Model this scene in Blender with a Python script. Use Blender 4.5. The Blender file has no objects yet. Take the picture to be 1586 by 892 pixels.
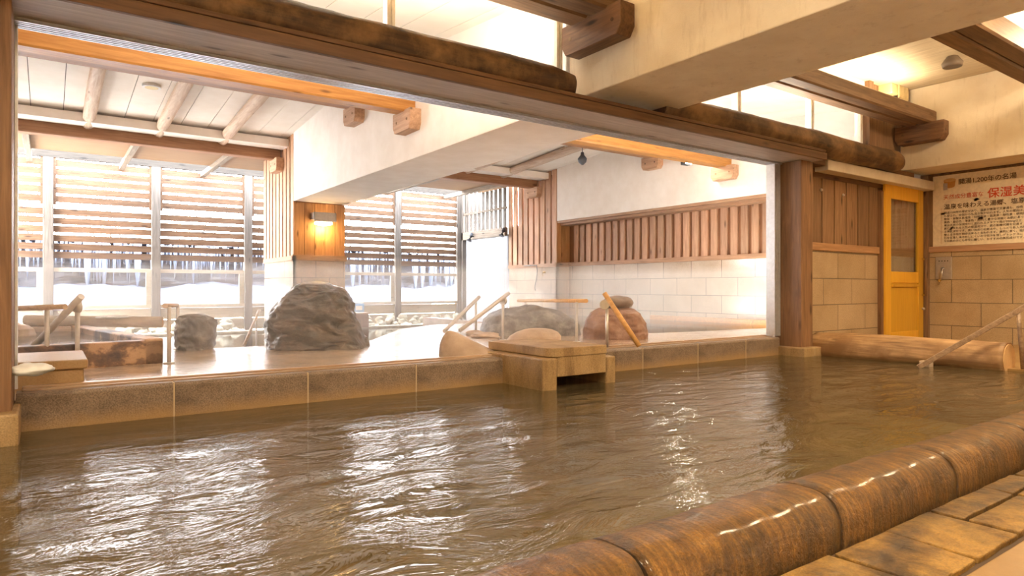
import bpy, bmesh, math, random
from mathutils import Vector, Matrix, noise
R = math.radians
random.seed(7)
scene = bpy.context.scene
col = scene.collection

# ------------------------------------------------------------------ camera, sky, sun, lamps, exposure
H = 0.85                                     # eye height above the pool water (water is z = 0)
F = 1014.0                                   # focal length in pixels of the 1586 px wide frame
FWD = Vector((0.578, 0.816, 0)).normalized()
RGT = Vector((FWD.y, -FWD.x, 0))
cam_data = bpy.data.cameras.new('camera')
cam_data.sensor_width = 36
cam_data.lens = F / 1586 * 36
cam_data.clip_end = 300
cam = bpy.data.objects.new('camera', cam_data)
col.objects.link(cam)
cam.location = (0, 0, H)
cam.rotation_euler = (R(90), 0, math.atan2(FWD.y, FWD.x) - R(90))
scene.camera = cam

world = bpy.data.worlds.new('world')
scene.world = world
world.use_nodes = True
wn = world.node_tree
wn.nodes.clear()
w_out = wn.nodes.new('ShaderNodeOutputWorld')
w_bg = wn.nodes.new('ShaderNodeBackground')
w_tc = wn.nodes.new('ShaderNodeTexCoord')
w_sep = wn.nodes.new('ShaderNodeSeparateXYZ')
w_ramp = wn.nodes.new('ShaderNodeValToRGB')
w_ramp.color_ramp.elements[0].position = 0.0
w_ramp.color_ramp.elements[0].color = (1.0, 0.96, 0.91, 1)
w_ramp.color_ramp.elements[1].position = 0.7
w_ramp.color_ramp.elements[1].color = (0.84, 0.90, 1.0, 1)
wn.links.new(w_tc.outputs['Generated'], w_sep.inputs[0])
wn.links.new(w_sep.outputs[2], w_ramp.inputs[0])
wn.links.new(w_ramp.outputs[0], w_bg.inputs[0])
w_bg.inputs[1].default_value = 26.0
wn.links.new(w_bg.outputs[0], w_out.inputs[0])

def light(name, kind, loc, energy, color, size=0.3, rot=None, size_y=None, spot=None):
    d = bpy.data.lights.new(name, kind)
    d.energy = energy
    d.color = color
    if kind == 'AREA':
        d.size = size
        if size_y:
            d.shape = 'RECTANGLE'
            d.size_y = size_y
    elif kind == 'SUN':
        d.angle = R(1.0)
    else:
        d.shadow_soft_size = size
    if spot:
        d.spot_size = R(spot)
        d.spot_blend = 0.6
    o = bpy.data.objects.new(name, d)
    o.location = loc
    if rot:
        o.rotation_euler = rot
    col.objects.link(o)
    return o

sun = light('sun', 'SUN', (0, 20, 12), 3.5, (1.0, 0.96, 0.9))
sun.rotation_euler = Vector((0.62, -0.50, -0.52)).to_track_quat('-Z', 'Y').to_euler()
WARM = (1.0, 0.78, 0.49)
# uplights resting on the purlins of the indoor hall
light('uplight', 'AREA', (9.4, 4.50, 3.53), 20, WARM, 1.6, (R(180), 0, 0), 0.25)
light('uplight', 'AREA', (6.6, 4.50, 3.53), 24, WARM, 1.6, (R(180), 0, 0), 0.25)
light('uplight', 'AREA', (2.4, 4.42, 3.51), 60, WARM, 1.6, (R(180), 0, 0), 0.3)
light('uplight', 'AREA', (9.2, 2.66, 3.56), 36, WARM, 1.6, (R(180), 0, 0), 0.3)
# unseen fill lights added under the hall ceiling for general warm light
for (lx, ly, e) in ((2.0, 0.3, 100), (6.9, 1.3, 135), (9.6, 2.0, 80), (-1.6, 1.0, 70), (1.5, -1.5, 70)):
    light('hall_fill', 'AREA', (lx, ly, 3.84), e, WARM, 0.5, (0, 0, 0))
# lamps lying behind the header, lighting the ceiling of the open bath
light('bath_uplight', 'AREA', (1.9, 5.12, 2.70), 120, (1.0, 0.86, 0.70), 2.6, (R(155), 0, 0), 0.08)
light('bath_uplight', 'AREA', (7.6, 5.12, 2.70), 120, (1.0, 0.86, 0.70), 2.6, (R(155), 0, 0), 0.08)

scene.view_settings.view_transform = 'Standard'
scene.view_settings.look = 'None'
scene.view_settings.gamma = 1.0
scene.view_settings.use_curve_mapping = False
scene.view_settings.exposure = 0.60
cy = scene.cycles
cy.use_denoising = True
cy.max_bounces = 8
cy.diffuse_bounces = 5
cy.glossy_bounces = 3
cy.transmission_bounces = 4
cy.transparent_max_bounces = 12
cy.volume_bounces = 1
cy.sample_clamp_indirect = 12.0
cy.caustics_reflective = False
cy.caustics_refractive = False

# ------------------------------------------------------------------ picture measurements -> places
def ray(u, v):
    a = (u - 793) / F
    return FWD + RGT * a + Vector((0, 0, (446 - v) / F))
def at_z(u, v, z):
    r = ray(u, v); return Vector((0, 0, H)) + r * ((z - H) / r.z)
def at_x(u, v, x):
    r = ray(u, v); return Vector((0, 0, H)) + r * (x / r.x)
def at_y(u, v, y):
    r = ray(u, v); return Vector((0, 0, H)) + r * (y / r.y)
def at_d(u, v, d):
    return Vector((0, 0, H)) + ray(u, v) * d

# ------------------------------------------------------------------ materials
def nt(name):
    m = bpy.data.materials.new(name)
    m.use_nodes = True
    t = m.node_tree
    b = t.nodes['Principled BSDF']
    return m, t, b
def N(t, kind, **kw):
    n = t.nodes.new(kind)
    for k, v in kw.items():
        if k in n.inputs:
            n.inputs[k].default_value = v
        else:
            setattr(n, k, v)
    return n
def ramp(t, fac, stops):
    r = t.nodes.new('ShaderNodeValToRGB')
    e = r.color_ramp.elements
    while len(e) < len(stops):
        e.new(0.5)
    for i, (p, c) in enumerate(stops):
        e[i].position = p
        e[i].color = (*c, 1) if len(c) == 3 else c
    t.links.new(fac, r.inputs[0])
    return r
def bump(t, b, height, strength, dist=0.01):
    bp = N(t, 'ShaderNodeBump', Strength=strength, Distance=dist)
    t.links.new(height, bp.inputs['Height'])
    t.links.new(bp.outputs[0], b.inputs['Normal'])
    return bp
def srgb(r, g, b):
    f = lambda c: (c / 255 / 12.92) if c / 255 <= 0.04045 else ((c / 255 + 0.055) / 1.055) ** 2.4
    return (f(r), f(g), f(b))

def wood(name, dark, light_, axis='x', rough=0.6, knots=True, scale=1.0, weather=None):
    m, t, b = nt(name)
    g = N(t, 'ShaderNodeNewGeometry')
    mp = N(t, 'ShaderNodeMapping')
    s = {'x': (0.6, 9, 9), 'y': (9, 0.6, 9), 'z': (9, 9, 0.6)}[axis]
    mp.inputs['Scale'].default_value = [k * scale for k in s]
    sh = N(t, 'ShaderNodeVectorMath', operation='MULTIPLY_ADD')
    cb = N(t, 'ShaderNodeCombineXYZ')
    for i in range(3):
        t.links.new(g.outputs['Random Per Island'], cb.inputs[i])
    t.links.new(cb.outputs[0], sh.inputs[0])
    sh.inputs[1].default_value = (37, 23, 51)
    t.links.new(g.outputs['Position'], sh.inputs[2])
    t.links.new(sh.outputs[0], mp.inputs[0])
    n1 = N(t, 'ShaderNodeTexNoise', Scale=3.0, Detail=8.0, Roughness=0.62, Distortion=0.6)
    t.links.new(mp.outputs[0], n1.inputs['Vector'])
    r1 = ramp(t, n1.outputs[0], [(0.30, dark), (0.52, [(a + c) / 2 for a, c in zip(dark, light_)]), (0.72, light_)])
    out = r1.outputs[0]
    hv = N(t, 'ShaderNodeHueSaturation')
    mr = N(t, 'ShaderNodeMapRange')
    mr.inputs['To Min'].default_value = 0.78
    mr.inputs['To Max'].default_value = 1.18
    t.links.new(g.outputs['Random Per Island'], mr.inputs[0])
    t.links.new(mr.outputs[0], hv.inputs['Value'])
    t.links.new(out, hv.inputs['Color'])
    out = hv.outputs[0]
    if knots:
        mp2 = N(t, 'ShaderNodeMapping')
        mp2.inputs['Scale'].default_value = {'x': (1.6, 6, 6), 'y': (6, 1.6, 6), 'z': (6, 6, 1.6)}[axis]
        t.links.new(sh.outputs[0], mp2.inputs[0])
        vo = N(t, 'ShaderNodeTexVoronoi', Scale=1.0)
        t.links.new(mp2.outputs[0], vo.inputs['Vector'])
        rk = ramp(t, vo.outputs['Distance'], [(0.06, (1, 1, 1)), (0.16, (0, 0, 0))])
        mx = N(t, 'ShaderNodeMix', data_type='RGBA')
        t.links.new(rk.outputs[0], mx.inputs[0])
        t.links.new(out, mx.inputs[6])
        mx.inputs[7].default_value = (*[c * 0.45 for c in dark], 1)
        out = mx.outputs[2]
    if weather:
        nw = N(t, 'ShaderNodeTexNoise', Scale=2.2, Detail=6.0, Roughness=0.65)
        t.links.new(sh.outputs[0], nw.inputs['Vector'])
        rw = ramp(t, nw.outputs[0], [(0.42, (0, 0, 0)), (0.62, (1, 1, 1))])
        mw = N(t, 'ShaderNodeMix', data_type='RGBA')
        t.links.new(rw.outputs[0], mw.inputs[0])
        t.links.new(out, mw.inputs[6])
        mw.inputs[7].default_value = (*weather, 1)
        out = mw.outputs[2]
    t.links.new(out, b.inputs['Base Color'])
    b.inputs['Roughness'].default_value = rough
    bump(t, b, n1.outputs[0], 0.25, 0.01)
    return m

def plaster(name, c1, c2, rough=0.85, scale=3.0, bumps=0.15, stain=None):
    m, t, b = nt(name)
    g = N(t, 'ShaderNodeNewGeometry')
    n1 = N(t, 'ShaderNodeTexNoise', Scale=scale, Detail=6.0, Roughness=0.6)
    t.links.new(g.outputs['Position'], n1.inputs['Vector'])
    r1 = ramp(t, n1.outputs[0], [(0.35, c1), (0.65, c2)])
    out = r1.outputs[0]
    if stain:
        mp = N(t, 'ShaderNodeMapping')
        mp.inputs['Scale'].default_value = (4, 4, 0.7)
        t.links.new(g.outputs['Position'], mp.inputs[0])
        ns = N(t, 'ShaderNodeTexNoise', Scale=2.5, Detail=7.0, Roughness=0.7)
        t.links.new(mp.outputs[0], ns.inputs['Vector'])
        rs = ramp(t, ns.outputs[0], [(0.55, (0, 0, 0)), (0.85, (0.6, 0.6, 0.6))])
        mx = N(t, 'ShaderNodeMix', data_type='RGBA')
        t.links.new(rs.outputs[0], mx.inputs[0])
        t.links.new(out, mx.inputs[6])
        mx.inputs[7].default_value = (*stain, 1)
        out = mx.outputs[2]
    t.links.new(out, b.inputs['Base Color'])
    b.inputs['Roughness'].default_value = rough
    n2 = N(t, 'ShaderNodeTexNoise', Scale=90.0, Detail=3.0)
    t.links.new(g.outputs['Position'], n2.inputs['Vector'])
    bump(t, b, n2.outputs[0], bumps, 0.01)
    return m

def tiles(name, axis, c1, c2, mortar, w=0.80, h=0.38, off=(0, 0), rough=0.35):
    m, t, b = nt(name)
    g = N(t, 'ShaderNodeNewGeometry')
    sp = N(t, 'ShaderNodeSeparateXYZ')
    cb = N(t, 'ShaderNodeCombineXYZ')
    t.links.new(g.outputs['Position'], sp.inputs[0])
    for src, dst, o in ((0 if axis == 'x' else 1, 0, off[0]), (2, 1, off[1])):
        ad = N(t, 'ShaderNodeMath', operation='ADD')
        ad.inputs[1].default_value = o
        t.links.new(sp.outputs[src], ad.inputs[0])
        t.links.new(ad.outputs[0], cb.inputs[dst])
    br = N(t, 'ShaderNodeTexBrick', Scale=1.0)
    br.inputs['Color1'].default_value = (*c1, 1)
    br.inputs['Color2'].default_value = (*c2, 1)
    br.inputs['Mortar'].default_value = (*mortar, 1)
    br.inputs['Mortar Size'].default_value = 0.006
    br.inputs['Mortar Smooth'].default_value = 0.1
    br.inputs['Brick Width'].default_value = w
    br.inputs['Row Height'].default_value = h
    t.links.new(cb.outputs[0], br.inputs['Vector'])
    n1 = N(t, 'ShaderNodeTexNoise', Scale=70.0, Detail=3.0, Roughness=0.7)
    t.links.new(g.outputs['Position'], n1.inputs['Vector'])
    n3 = N(t, 'ShaderNodeTexNoise', Scale=1.7, Detail=5.0, Roughness=0.6)
    t.links.new(g.outputs['Position'], n3.inputs['Vector'])
    r1 = ramp(t, n1.outputs[0], [(0.3, (0.72, 0.70, 0.68)), (0.6, (1, 1, 1))])
    r3 = ramp(t, n3.outputs[0], [(0.3, (0.8, 0.76, 0.7)), (0.6, (1, 1, 1))])
    mx = N(t, 'ShaderNodeMix', data_type='RGBA', blend_type='MULTIPLY')
    mx.inputs[0].default_value = 1
    t.links.new(br.outputs['Color'], mx.inputs[6])
    t.links.new(r1.outputs[0], mx.inputs[7])
    mx2 = N(t, 'ShaderNodeMix', data_type='RGBA', blend_type='MULTIPLY')
    mx2.inputs[0].default_value = 1
    t.links.new(mx.outputs[2], mx2.inputs[6])
    t.links.new(r3.outputs[0], mx2.inputs[7])
    t.links.new(mx2.outputs[2], b.inputs['Base Color'])
    b.inputs['Roughness'].default_value = rough
    iv = N(t, 'ShaderNodeMath', operation='MULTIPLY_ADD')
    iv.inputs[1].default_value = -1
    iv.inputs[2].default_value = 1
    t.links.new(br.outputs['Fac'], iv.inputs[0])
    bump(t, b, iv.outputs[0], 0.5, 0.004)
    return m

def stone(name, stops, scale=4.0, rough=0.5, bumps=0.4, bscale=14.0, stretch=(1, 1, 1), coat=0.0, dst=0.15, fleck=0.0, biso=False, blotch=0.0):
    m, t, b = nt(name)
    tc = N(t, 'ShaderNodeTexCoord')
    mp = N(t, 'ShaderNodeMapping')
    mp.inputs['Scale'].default_value = stretch
    t.links.new(tc.outputs['Object'], mp.inputs[0])
    n1 = N(t, 'ShaderNodeTexNoise', Scale=scale, Detail=9.0, Roughness=0.66, Distortion=dst)
    t.links.new(mp.outputs[0], n1.inputs['Vector'])
    r1 = ramp(t, n1.outputs[0], stops)
    out = r1.outputs[0]
    if fleck:
        nf = N(t, 'ShaderNodeTexNoise', Scale=120.0, Detail=2.0, Roughness=0.7)
        t.links.new(tc.outputs['Object'], nf.inputs['Vector'])
        rf_ = ramp(t, nf.outputs[0], [(0.36, (1 - fleck,) * 3), (0.60, (1, 1, 1))])
        mf = N(t, 'ShaderNodeMix', data_type='RGBA', blend_type='MULTIPLY')
        mf.inputs[0].default_value = 1
        t.links.new(out, mf.inputs[6])
        t.links.new(rf_.outputs[0], mf.inputs[7])
        out = mf.outputs[2]
    if blotch:
        nb = N(t, 'ShaderNodeTexNoise', Scale=4.5, Detail=8.0, Roughness=0.72)
        t.links.new(tc.outputs['Object'], nb.inputs['Vector'])
        rb_ = ramp(t, nb.outputs[0], [(0.38, (1 - blotch,) * 3), (0.60, (1.25, 1.2, 1.1))])
        mb_ = N(t, 'ShaderNodeMix', data_type='RGBA', blend_type='MULTIPLY')
        mb_.inputs[0].default_value = 1
        t.links.new(out, mb_.inputs[6])
        t.links.new(rb_.outputs[0], mb_.inputs[7])
        out = mb_.outputs[2]
    t.links.new(out, b.inputs['Base Color'])
    b.inputs['Roughness'].default_value = rough
    b.inputs['Coat Weight'].default_value = coat
    b.inputs['Coat Roughness'].default_value = 0.15
    n2 = N(t, 'ShaderNodeTexNoise', Scale=bscale, Detail=8.0, Roughness=0.65)
    t.links.new(tc.outputs['Object'] if biso else mp.outputs[0], n2.inputs['Vector'])
    bump(t, b, n2.outputs[0], bumps, 0.03)
    return m

def plain(name, c, rough=0.5, metal=0.0, emit=None, es=0.0, alpha=None):
    m, t, b = nt(name)
    n1 = N(t, 'ShaderNodeTexNoise', Scale=25.0, Detail=4.0)
    tc = N(t, 'ShaderNodeTexCoord')
    t.links.new(tc.outputs['Object'], n1.inputs['Vector'])
    r1 = ramp(t, n1.outputs[0], [(0.3, [k * 0.9 for k in c]), (0.7, [min(1, k * 1.05) for k in c])])
    t.links.new(r1.outputs[0], b.inputs['Base Color'])
    b.inputs['Roughness'].default_value = rough
    b.inputs['Metallic'].default_value = metal
    if emit:
        b.inputs['Emission Color'].default_value = (*emit, 1)
        b.inputs['Emission Strength'].default_value = es
    return m

def pane(name, tint=(0.93, 0.96, 0.97), gloss=0.06, white=0.0):
    m = bpy.data.materials.new(name)
    m.use_nodes = True
    t = m.node_tree
    t.nodes.clear()
    o = N(t, 'ShaderNodeOutputMaterial')
    tr = N(t, 'ShaderNodeBsdfTransparent')
    tr.inputs[0].default_value = (*tint, 1)
    gl = N(t, 'ShaderNodeBsdfGlossy', Roughness=0.05)
    mx = N(t, 'ShaderNodeMixShader')
    lw = N(t, 'ShaderNodeLayerWeight', Blend=0.5)
    pw = N(t, 'ShaderNodeMath', operation='POWER')
    pw.inputs[1].default_value = 5.0
    t.links.new(lw.outputs['Facing'], pw.inputs[0])
    fr = N(t, 'ShaderNodeMath', operation='MULTIPLY_ADD')
    fr.inputs[1].default_value = 0.8
    fr.inputs[2].default_value = 0.05
    t.links.new(pw.outputs[0], fr.inputs[0])
    t.links.new(fr.outputs[0], mx.inputs[0])
    t.links.new(tr.outputs[0], mx.inputs[1])
    t.links.new(gl.outputs[0], mx.inputs[2])
    last = mx.outputs[0]
    if white > 0:
        tl = N(t, 'ShaderNodeBsdfTranslucent')
        tl.inputs[0].default_value = (0.9, 0.92, 0.95, 1)
        m2 = N(t, 'ShaderNodeMixShader')
        m2.inputs[0].default_value = white
        t.links.new(last, m2.inputs[1])
        t.links.new(tl.outputs[0], m2.inputs[2])
        last = m2.outputs[0]
    t.links.new(last, o.inputs[0])
    return m

def water(name, tint, wave=6.0, strength=0.5, dist=0.02, murk=0.0, murk_col=(0.2, 0.15, 0.08)):
    m = bpy.data.materials.new(name)
    m.use_nodes = True
    t = m.node_tree
    t.nodes.clear()
    o = N(t, 'ShaderNodeOutputMaterial')
    g = N(t, 'ShaderNodeNewGeometry')
    mp = N(t, 'ShaderNodeMapping')
    mp.inputs['Rotation'].default_value = (0, 0, R(35))
    mp.inputs['Scale'].default_value = (0.42, 1.0, 1.0)
    t.links.new(g.outputs['Position'], mp.inputs[0])
    n1 = N(t, 'ShaderNodeTexNoise', Scale=wave, Detail=5.0, Roughness=0.55, Distortion=0.9)
    t.links.new(mp.outputs[0], n1.inputs['Vector'])
    bp = N(t, 'ShaderNodeBump', Strength=strength, Distance=dist)
    t.links.new(n1.outputs[0], bp.inputs['Height'])
    tr = N(t, 'ShaderNodeBsdfTransparent')
    tr.inputs[0].default_value = (*tint, 1)
    df = N(t, 'ShaderNodeBsdfDiffuse')
    df.inputs[0].default_value = (*murk_col, 1)
    m0 = N(t, 'ShaderNodeMixShader')
    m0.inputs[0].default_value = murk
    t.links.new(tr.outputs[0], m0.inputs[1])
    t.links.new(df.outputs[0], m0.inputs[2])
    gl = N(t, 'ShaderNodeBsdfGlossy', Roughness=0.06)
    t.links.new(bp.outputs[0], gl.inputs['Normal'])
    fr = N(t, 'ShaderNodeFresnel', IOR=1.85)
    t.links.new(bp.outputs[0], fr.inputs['Normal'])
    mx = N(t, 'ShaderNodeMixShader')
    t.links.new(fr.outputs[0], mx.inputs[0])
    t.links.new(m0.outputs[0], mx.inputs[1])
    t.links.new(gl.outputs[0], mx.inputs[2])
    t.links.new(mx.outputs[0], o.inputs[0])
    return m

M = {}
M['plaster_in'] = plaster('warm_plaster', (0.72, 0.62, 0.48), (0.80, 0.71, 0.57), stain=(0.40, 0.29, 0.18), bumps=0.25)
M['plaster_out'] = plaster('white_plaster', (0.84, 0.78, 0.72), (0.90, 0.85, 0.80))
M['ceil'] = plaster('ceiling_board', (0.86, 0.78, 0.70), (0.91, 0.84, 0.77), rough=0.7, bumps=0.05)
M['ceil_in'] = wood('ceiling_plank', (0.55, 0.45, 0.31), (0.78, 0.68, 0.50), 'y', 0.6, knots=False)
M['dark'] = plain('dark_gap', (0.06, 0.045, 0.03), 0.9)
LOGC = ((0.026, 0.012, 0.005), (0.125, 0.060, 0.022))
M['log'] = wood('old_log', LOGC[0], LOGC[1], 'x', 0.55, weather=(0.27, 0.15, 0.06))
M['purlin_in'] = wood('purlin_wood', (0.11, 0.056, 0.025), (0.27, 0.155, 0.078), 'x', 0.55)
M['corbel_in'] = wood('corbel_wood', (0.07, 0.03, 0.012), (0.22, 0.105, 0.045), 'y', 0.5)
M['purlin_out'] = wood('orange_wood', (0.36, 0.14, 0.025), (0.60, 0.29, 0.07), 'x', 0.5)
M['eave'] = wood('eave_wood', (0.27, 0.12, 0.055), (0.46, 0.24, 0.12), 'x', 0.6)
M['corbel_out'] = wood('corbel_pale', (0.36, 0.20, 0.11), (0.60, 0.38, 0.24), 'y', 0.6)
M['pole'] = wood('peeled_pole', (0.50, 0.33, 0.22), (0.74, 0.60, 0.47), 'y', 0.6)
M['header'] = wood('grey_header', (0.34, 0.29, 0.27), (0.55, 0.49, 0.46), 'x', 0.6)
M['lip'] = wood('brown_lip', (0.085, 0.040, 0.018), (0.19, 0.095, 0.042), 'x', 0.6)
M['thresh'] = wood('threshold_wood', (0.30, 0.19, 0.12), (0.52, 0.36, 0.24), 'x', 0.3)
M['post'] = wood('post_wood', (0.13, 0.065, 0.032), (0.29, 0.155, 0.075), 'z', 0.5)
M['alu'] = plain('aluminium', (0.70, 0.72, 0.76), 0.35, 0.7)
M['steel'] = plain('stainless', (0.62, 0.58, 0.54), 0.3, 0.85)
M['alu_dark'] = plain('groove', (0.22, 0.22, 0.23), 0.5, 0.3)
M['batten'] = wood('cedar_batten', (0.38, 0.20, 0.11), (0.60, 0.37, 0.23), 'z', 0.6)
M['batten_back'] = wood('cedar_backing', (0.24, 0.10, 0.045), (0.36, 0.17, 0.075), 'z', 0.7, knots=False)
M['plank_in'] = wood('inner_plank', (0.17, 0.09, 0.045), (0.34, 0.20, 0.105), 'z', 0.55)
M['trim_y'] = wood('trim_wood_y', (0.32, 0.17, 0.09), (0.52, 0.31, 0.18), 'y', 0.6)
M['trim_x'] = wood('trim_wood_x', (0.32, 0.17, 0.08), (0.52, 0.30, 0.15), 'x', 0.6)
M['pillar_plank'] = wood('pillar_plank', (0.36, 0.16, 0.055), (0.60, 0.32, 0.13), 'z', 0.55)
M['slat'] = wood('fence_slat', (0.105, 0.052, 0.025), (0.22, 0.125, 0.068), 'x', 0.7)
M['grey_x'] = wood('grey_timber_x', (0.09, 0.074, 0.06), (0.20, 0.17, 0.145), 'x', 0.7)
M['grey_z'] = wood('grey_timber_z', (0.09, 0.074, 0.06), (0.20, 0.17, 0.145), 'z', 0.7)
M['grey_y'] = wood('grey_timber_y', (0.14, 0.11, 0.08), (0.28, 0.22, 0.17), 'y', 0.7)
M['rail_top'] = wood('rail_top', (0.035, 0.028, 0.022), (0.085, 0.07, 0.056), 'x', 0.8)
M['pale_x'] = wood('pale_board', (0.36, 0.30, 0.21), (0.55, 0.47, 0.37), 'x', 0.7)
M['soffit'] = wood('soffit_ply', (0.27, 0.155, 0.078), (0.35, 0.215, 0.12), 'x', 0.7, knots=False)
M['tile_in_x'] = tiles('stone_tile_x', 'x', (0.50, 0.37, 0.22), (0.57, 0.43, 0.27), (0.20, 0.15, 0.10), 0.75, 0.36, (0.0, 0.10))
M['tile_in_y'] = tiles('stone_tile_y', 'y', (0.50, 0.37, 0.22), (0.57, 0.43, 0.27), (0.20, 0.15, 0.10), 0.80, 0.36, (0.0, 0.10))
M['tile_out_y'] = tiles('stone_tile_out_y', 'y', (0.60, 0.49, 0.39), (0.66, 0.545, 0.44), (0.17, 0.12, 0.10), 0.80, 0.38, (0.1, 0.07), 0.13)
M['tile_out_x'] = tiles('stone_tile_out_x', 'x', (0.60, 0.45, 0.30), (0.65, 0.49, 0.34), (0.30, 0.22, 0.16), 0.60, 0.38, (0.2, 0.07), 0.3)
M['yellow'] = wood('yellow_door', (0.70, 0.37, 0.028), (0.83, 0.47, 0.045), 'z', 0.45, knots=False)
M['white_metal'] = plaster('painted_metal', (0.60, 0.53, 0.43), (0.72, 0.66, 0.56), rough=0.5, bumps=0.02, stain=(0.45, 0.34, 0.22))
M['glass'] = pane('glass')
M['poly'] = pane('polycarbonate', (0.60, 0.62, 0.64), white=0.06)
M['coping'] = stone('granite_coping', [(0.3, (0.13, 0.088, 0.062)), (0.5, (0.26, 0.185, 0.13)), (0.7, (0.36, 0.265, 0.19))], 3, 0.4, 0.3, 60, fleck=0.5)
_t = M['coping'].node_tree
_b = _t.nodes['Principled BSDF']
_src = _b.inputs['Base Color'].links[0].from_socket
_tc = N(_t, 'ShaderNodeTexCoord'); _sp = N(_t, 'ShaderNodeSeparateXYZ'); _t.links.new(_tc.outputs['Object'], _sp.inputs[0])
_nn = N(_t, 'ShaderNodeTexNoise', Scale=5.0, Detail=6.0); _t.links.new(_tc.outputs['Object'], _nn.inputs['Vector'])
_ma = N(_t, 'ShaderNodeMath', operation='MULTIPLY_ADD'); _ma.inputs[1].default_value = 0.16
_t.links.new(_nn.outputs[0], _ma.inputs[0]); _t.links.new(_sp.outputs[2], _ma.inputs[2])
_rr = ramp(_t, _ma.outputs[0], [(0.69, (0.75, 0.75, 0.75)), (0.79, (0, 0, 0))])      # lime deposit along the waterline
_mx = N(_t, 'ShaderNodeMix', data_type='RGBA')
_t.links.new(_rr.outputs[0], _mx.inputs[0]); _t.links.new(_src, _mx.inputs[6]); _mx.inputs[7].default_value = (0.42, 0.26, 0.11, 1)
_t.links.new(_mx.outputs[2], _b.inputs['Base Color'])
M['mortar'] = plain('mortar', (0.52, 0.40, 0.26), 0.7)
M['coping_warm'] = stone('stained_granite', [(0.25, (0.16, 0.085, 0.03)), (0.5, (0.42, 0.27, 0.12)), (0.72, (0.52, 0.37, 0.20))], 3, 0.4, 0.25, 50, (1.5, 1.5, 0.4), fleck=0.35)
M['curb'] = stone('mineral_curb', [(0.34, (0.13, 0.060, 0.014)), (0.50, (0.21, 0.102, 0.020)), (0.68, (0.38, 0.20, 0.040))], 3.6, 0.36, 0.8, 55, (13.0, 1.4, 1.4), 0.2, dst=0.0, fleck=0.4, biso=True, blotch=0.65)
M['flag'] = stone('flagstone', [(0.37, (0.055, 0.028, 0.009)), (0.46, (0.20, 0.11, 0.028)), (0.58, (0.42, 0.25, 0.065))], 3.4, 0.38, 1.0, 16, (1, 1, 1), 0.3, fleck=0.3, blotch=0.45)
M['smooth_floor'] = stone('smooth_floor', [(0.3, (0.22, 0.12, 0.035)), (0.7, (0.34, 0.20, 0.07))], 2.0, 0.4, 0.1, 20)
M['grout'] = plain('grout', (0.07, 0.035, 0.012), 0.7)
M['deck'] = stone('wet_deck', [(0.30, (0.30, 0.21, 0.15)), (0.42, (0.50, 0.38, 0.29)), (0.7, (0.66, 0.53, 0.43))], 2.2, 0.26, 0.35, 6, (1, 1, 1), 0.6)
M['pool_floor'] = stone('pool_floor', [(0.3, (0.20, 0.135, 0.05)), (0.5, (0.36, 0.27, 0.11)), (0.7, (0.50, 0.40, 0.19))], 1.6, 0.8, 0.1, 8)
M['pool_bench'] = stone('pool_bench', [(0.3, (0.13, 0.06, 0.02)), (0.7, (0.24, 0.12, 0.042))], 2.0, 0.8, 0.1, 8)
M['rock_dark'] = stone('dark_boulder', [(0.28, (0.014, 0.011, 0.010)), (0.46, (0.045, 0.034, 0.026)), (0.60, (0.105, 0.074, 0.050)), (0.76, (0.24, 0.20, 0.165))], 3.4, 0.34, 1.0, 9, (1, 1, 2.2), 0.4, dst=0.9)
M['rock_grey'] = stone('grey_boulder', [(0.3, (0.06, 0.058, 0.06)), (0.52, (0.19, 0.18, 0.18)), (0.70, (0.42, 0.41, 0.41))], 4, 0.45, 0.9, 9)
M['rock_tan'] = stone('tan_rock', [(0.3, (0.34, 0.24, 0.17)), (0.7, (0.56, 0.43, 0.33))], 3, 0.5, 0.4, 10)
M['rock_red'] = stone('red_boulder', [(0.3, (0.14, 0.065, 0.040)), (0.5, (0.28, 0.145, 0.092)), (0.68, (0.42, 0.27, 0.19))], 3.5, 0.5, 0.7, 9)
M['rock_brown'] = stone('brown_stone', [(0.3, (0.12, 0.075, 0.05)), (0.7, (0.25, 0.17, 0.12))], 3.5, 0.5, 0.4, 9)
M['rubble'] = stone('rubble', [(0.3, (0.23, 0.20, 0.13)), (0.7, (0.56, 0.51, 0.40))], 4, 0.7, 0.5, 14)
M['stained'] = stone('stained_basin', [(0.42, (0.055, 0.032, 0.03)), (0.50, (0.20, 0.11, 0.065)), (0.54, (0.50, 0.31, 0.17)), (0.75, (0.62, 0.42, 0.27))], 2.2, 0.5, 0.3, 10, (1, 1, 1.3))
M['bench_log'] = wood('bench_log', (0.15, 0.075, 0.03), (0.52, 0.32, 0.15), 'y', 0.6, weather=(0.24, 0.125, 0.05))
M['far_log'] = wood('far_log', (0.42, 0.34, 0.26), (0.62, 0.54, 0.45), 'x', 0.7)
M['cutwood'] = plain('cut_end', (0.62, 0.38, 0.17), 0.6)
M['rail_wood'] = wood('rail_wood', (0.36, 0.26, 0.18), (0.58, 0.44, 0.32), 'x', 0.5, knots=False)
M['rail_dark'] = wood('rail_dark', (0.17, 0.10, 0.055), (0.36, 0.24, 0.145), 'x', 0.5, knots=False)
M['rail_gold'] = wood('rail_gold', (0.45, 0.24, 0.08), (0.66, 0.38, 0.14), 'x', 0.5, knots=False)
M['rail_grey'] = plain('grey_rail', (0.62, 0.59, 0.58), 0.45, 0.1)
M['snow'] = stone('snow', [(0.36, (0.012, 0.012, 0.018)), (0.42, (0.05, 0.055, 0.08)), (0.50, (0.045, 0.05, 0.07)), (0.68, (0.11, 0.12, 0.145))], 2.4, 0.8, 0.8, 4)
M['snow_bit'] = plain('fresh_snow', (0.85, 0.88, 0.92), 0.7)
M['cliff'] = stone('cliff', [(0.35, (0.012, 0.015, 0.024)), (0.5, (0.035, 0.036, 0.05)), (0.68, (0.08, 0.078, 0.095))], 1.4, 0.8, 0.9, 4)
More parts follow.
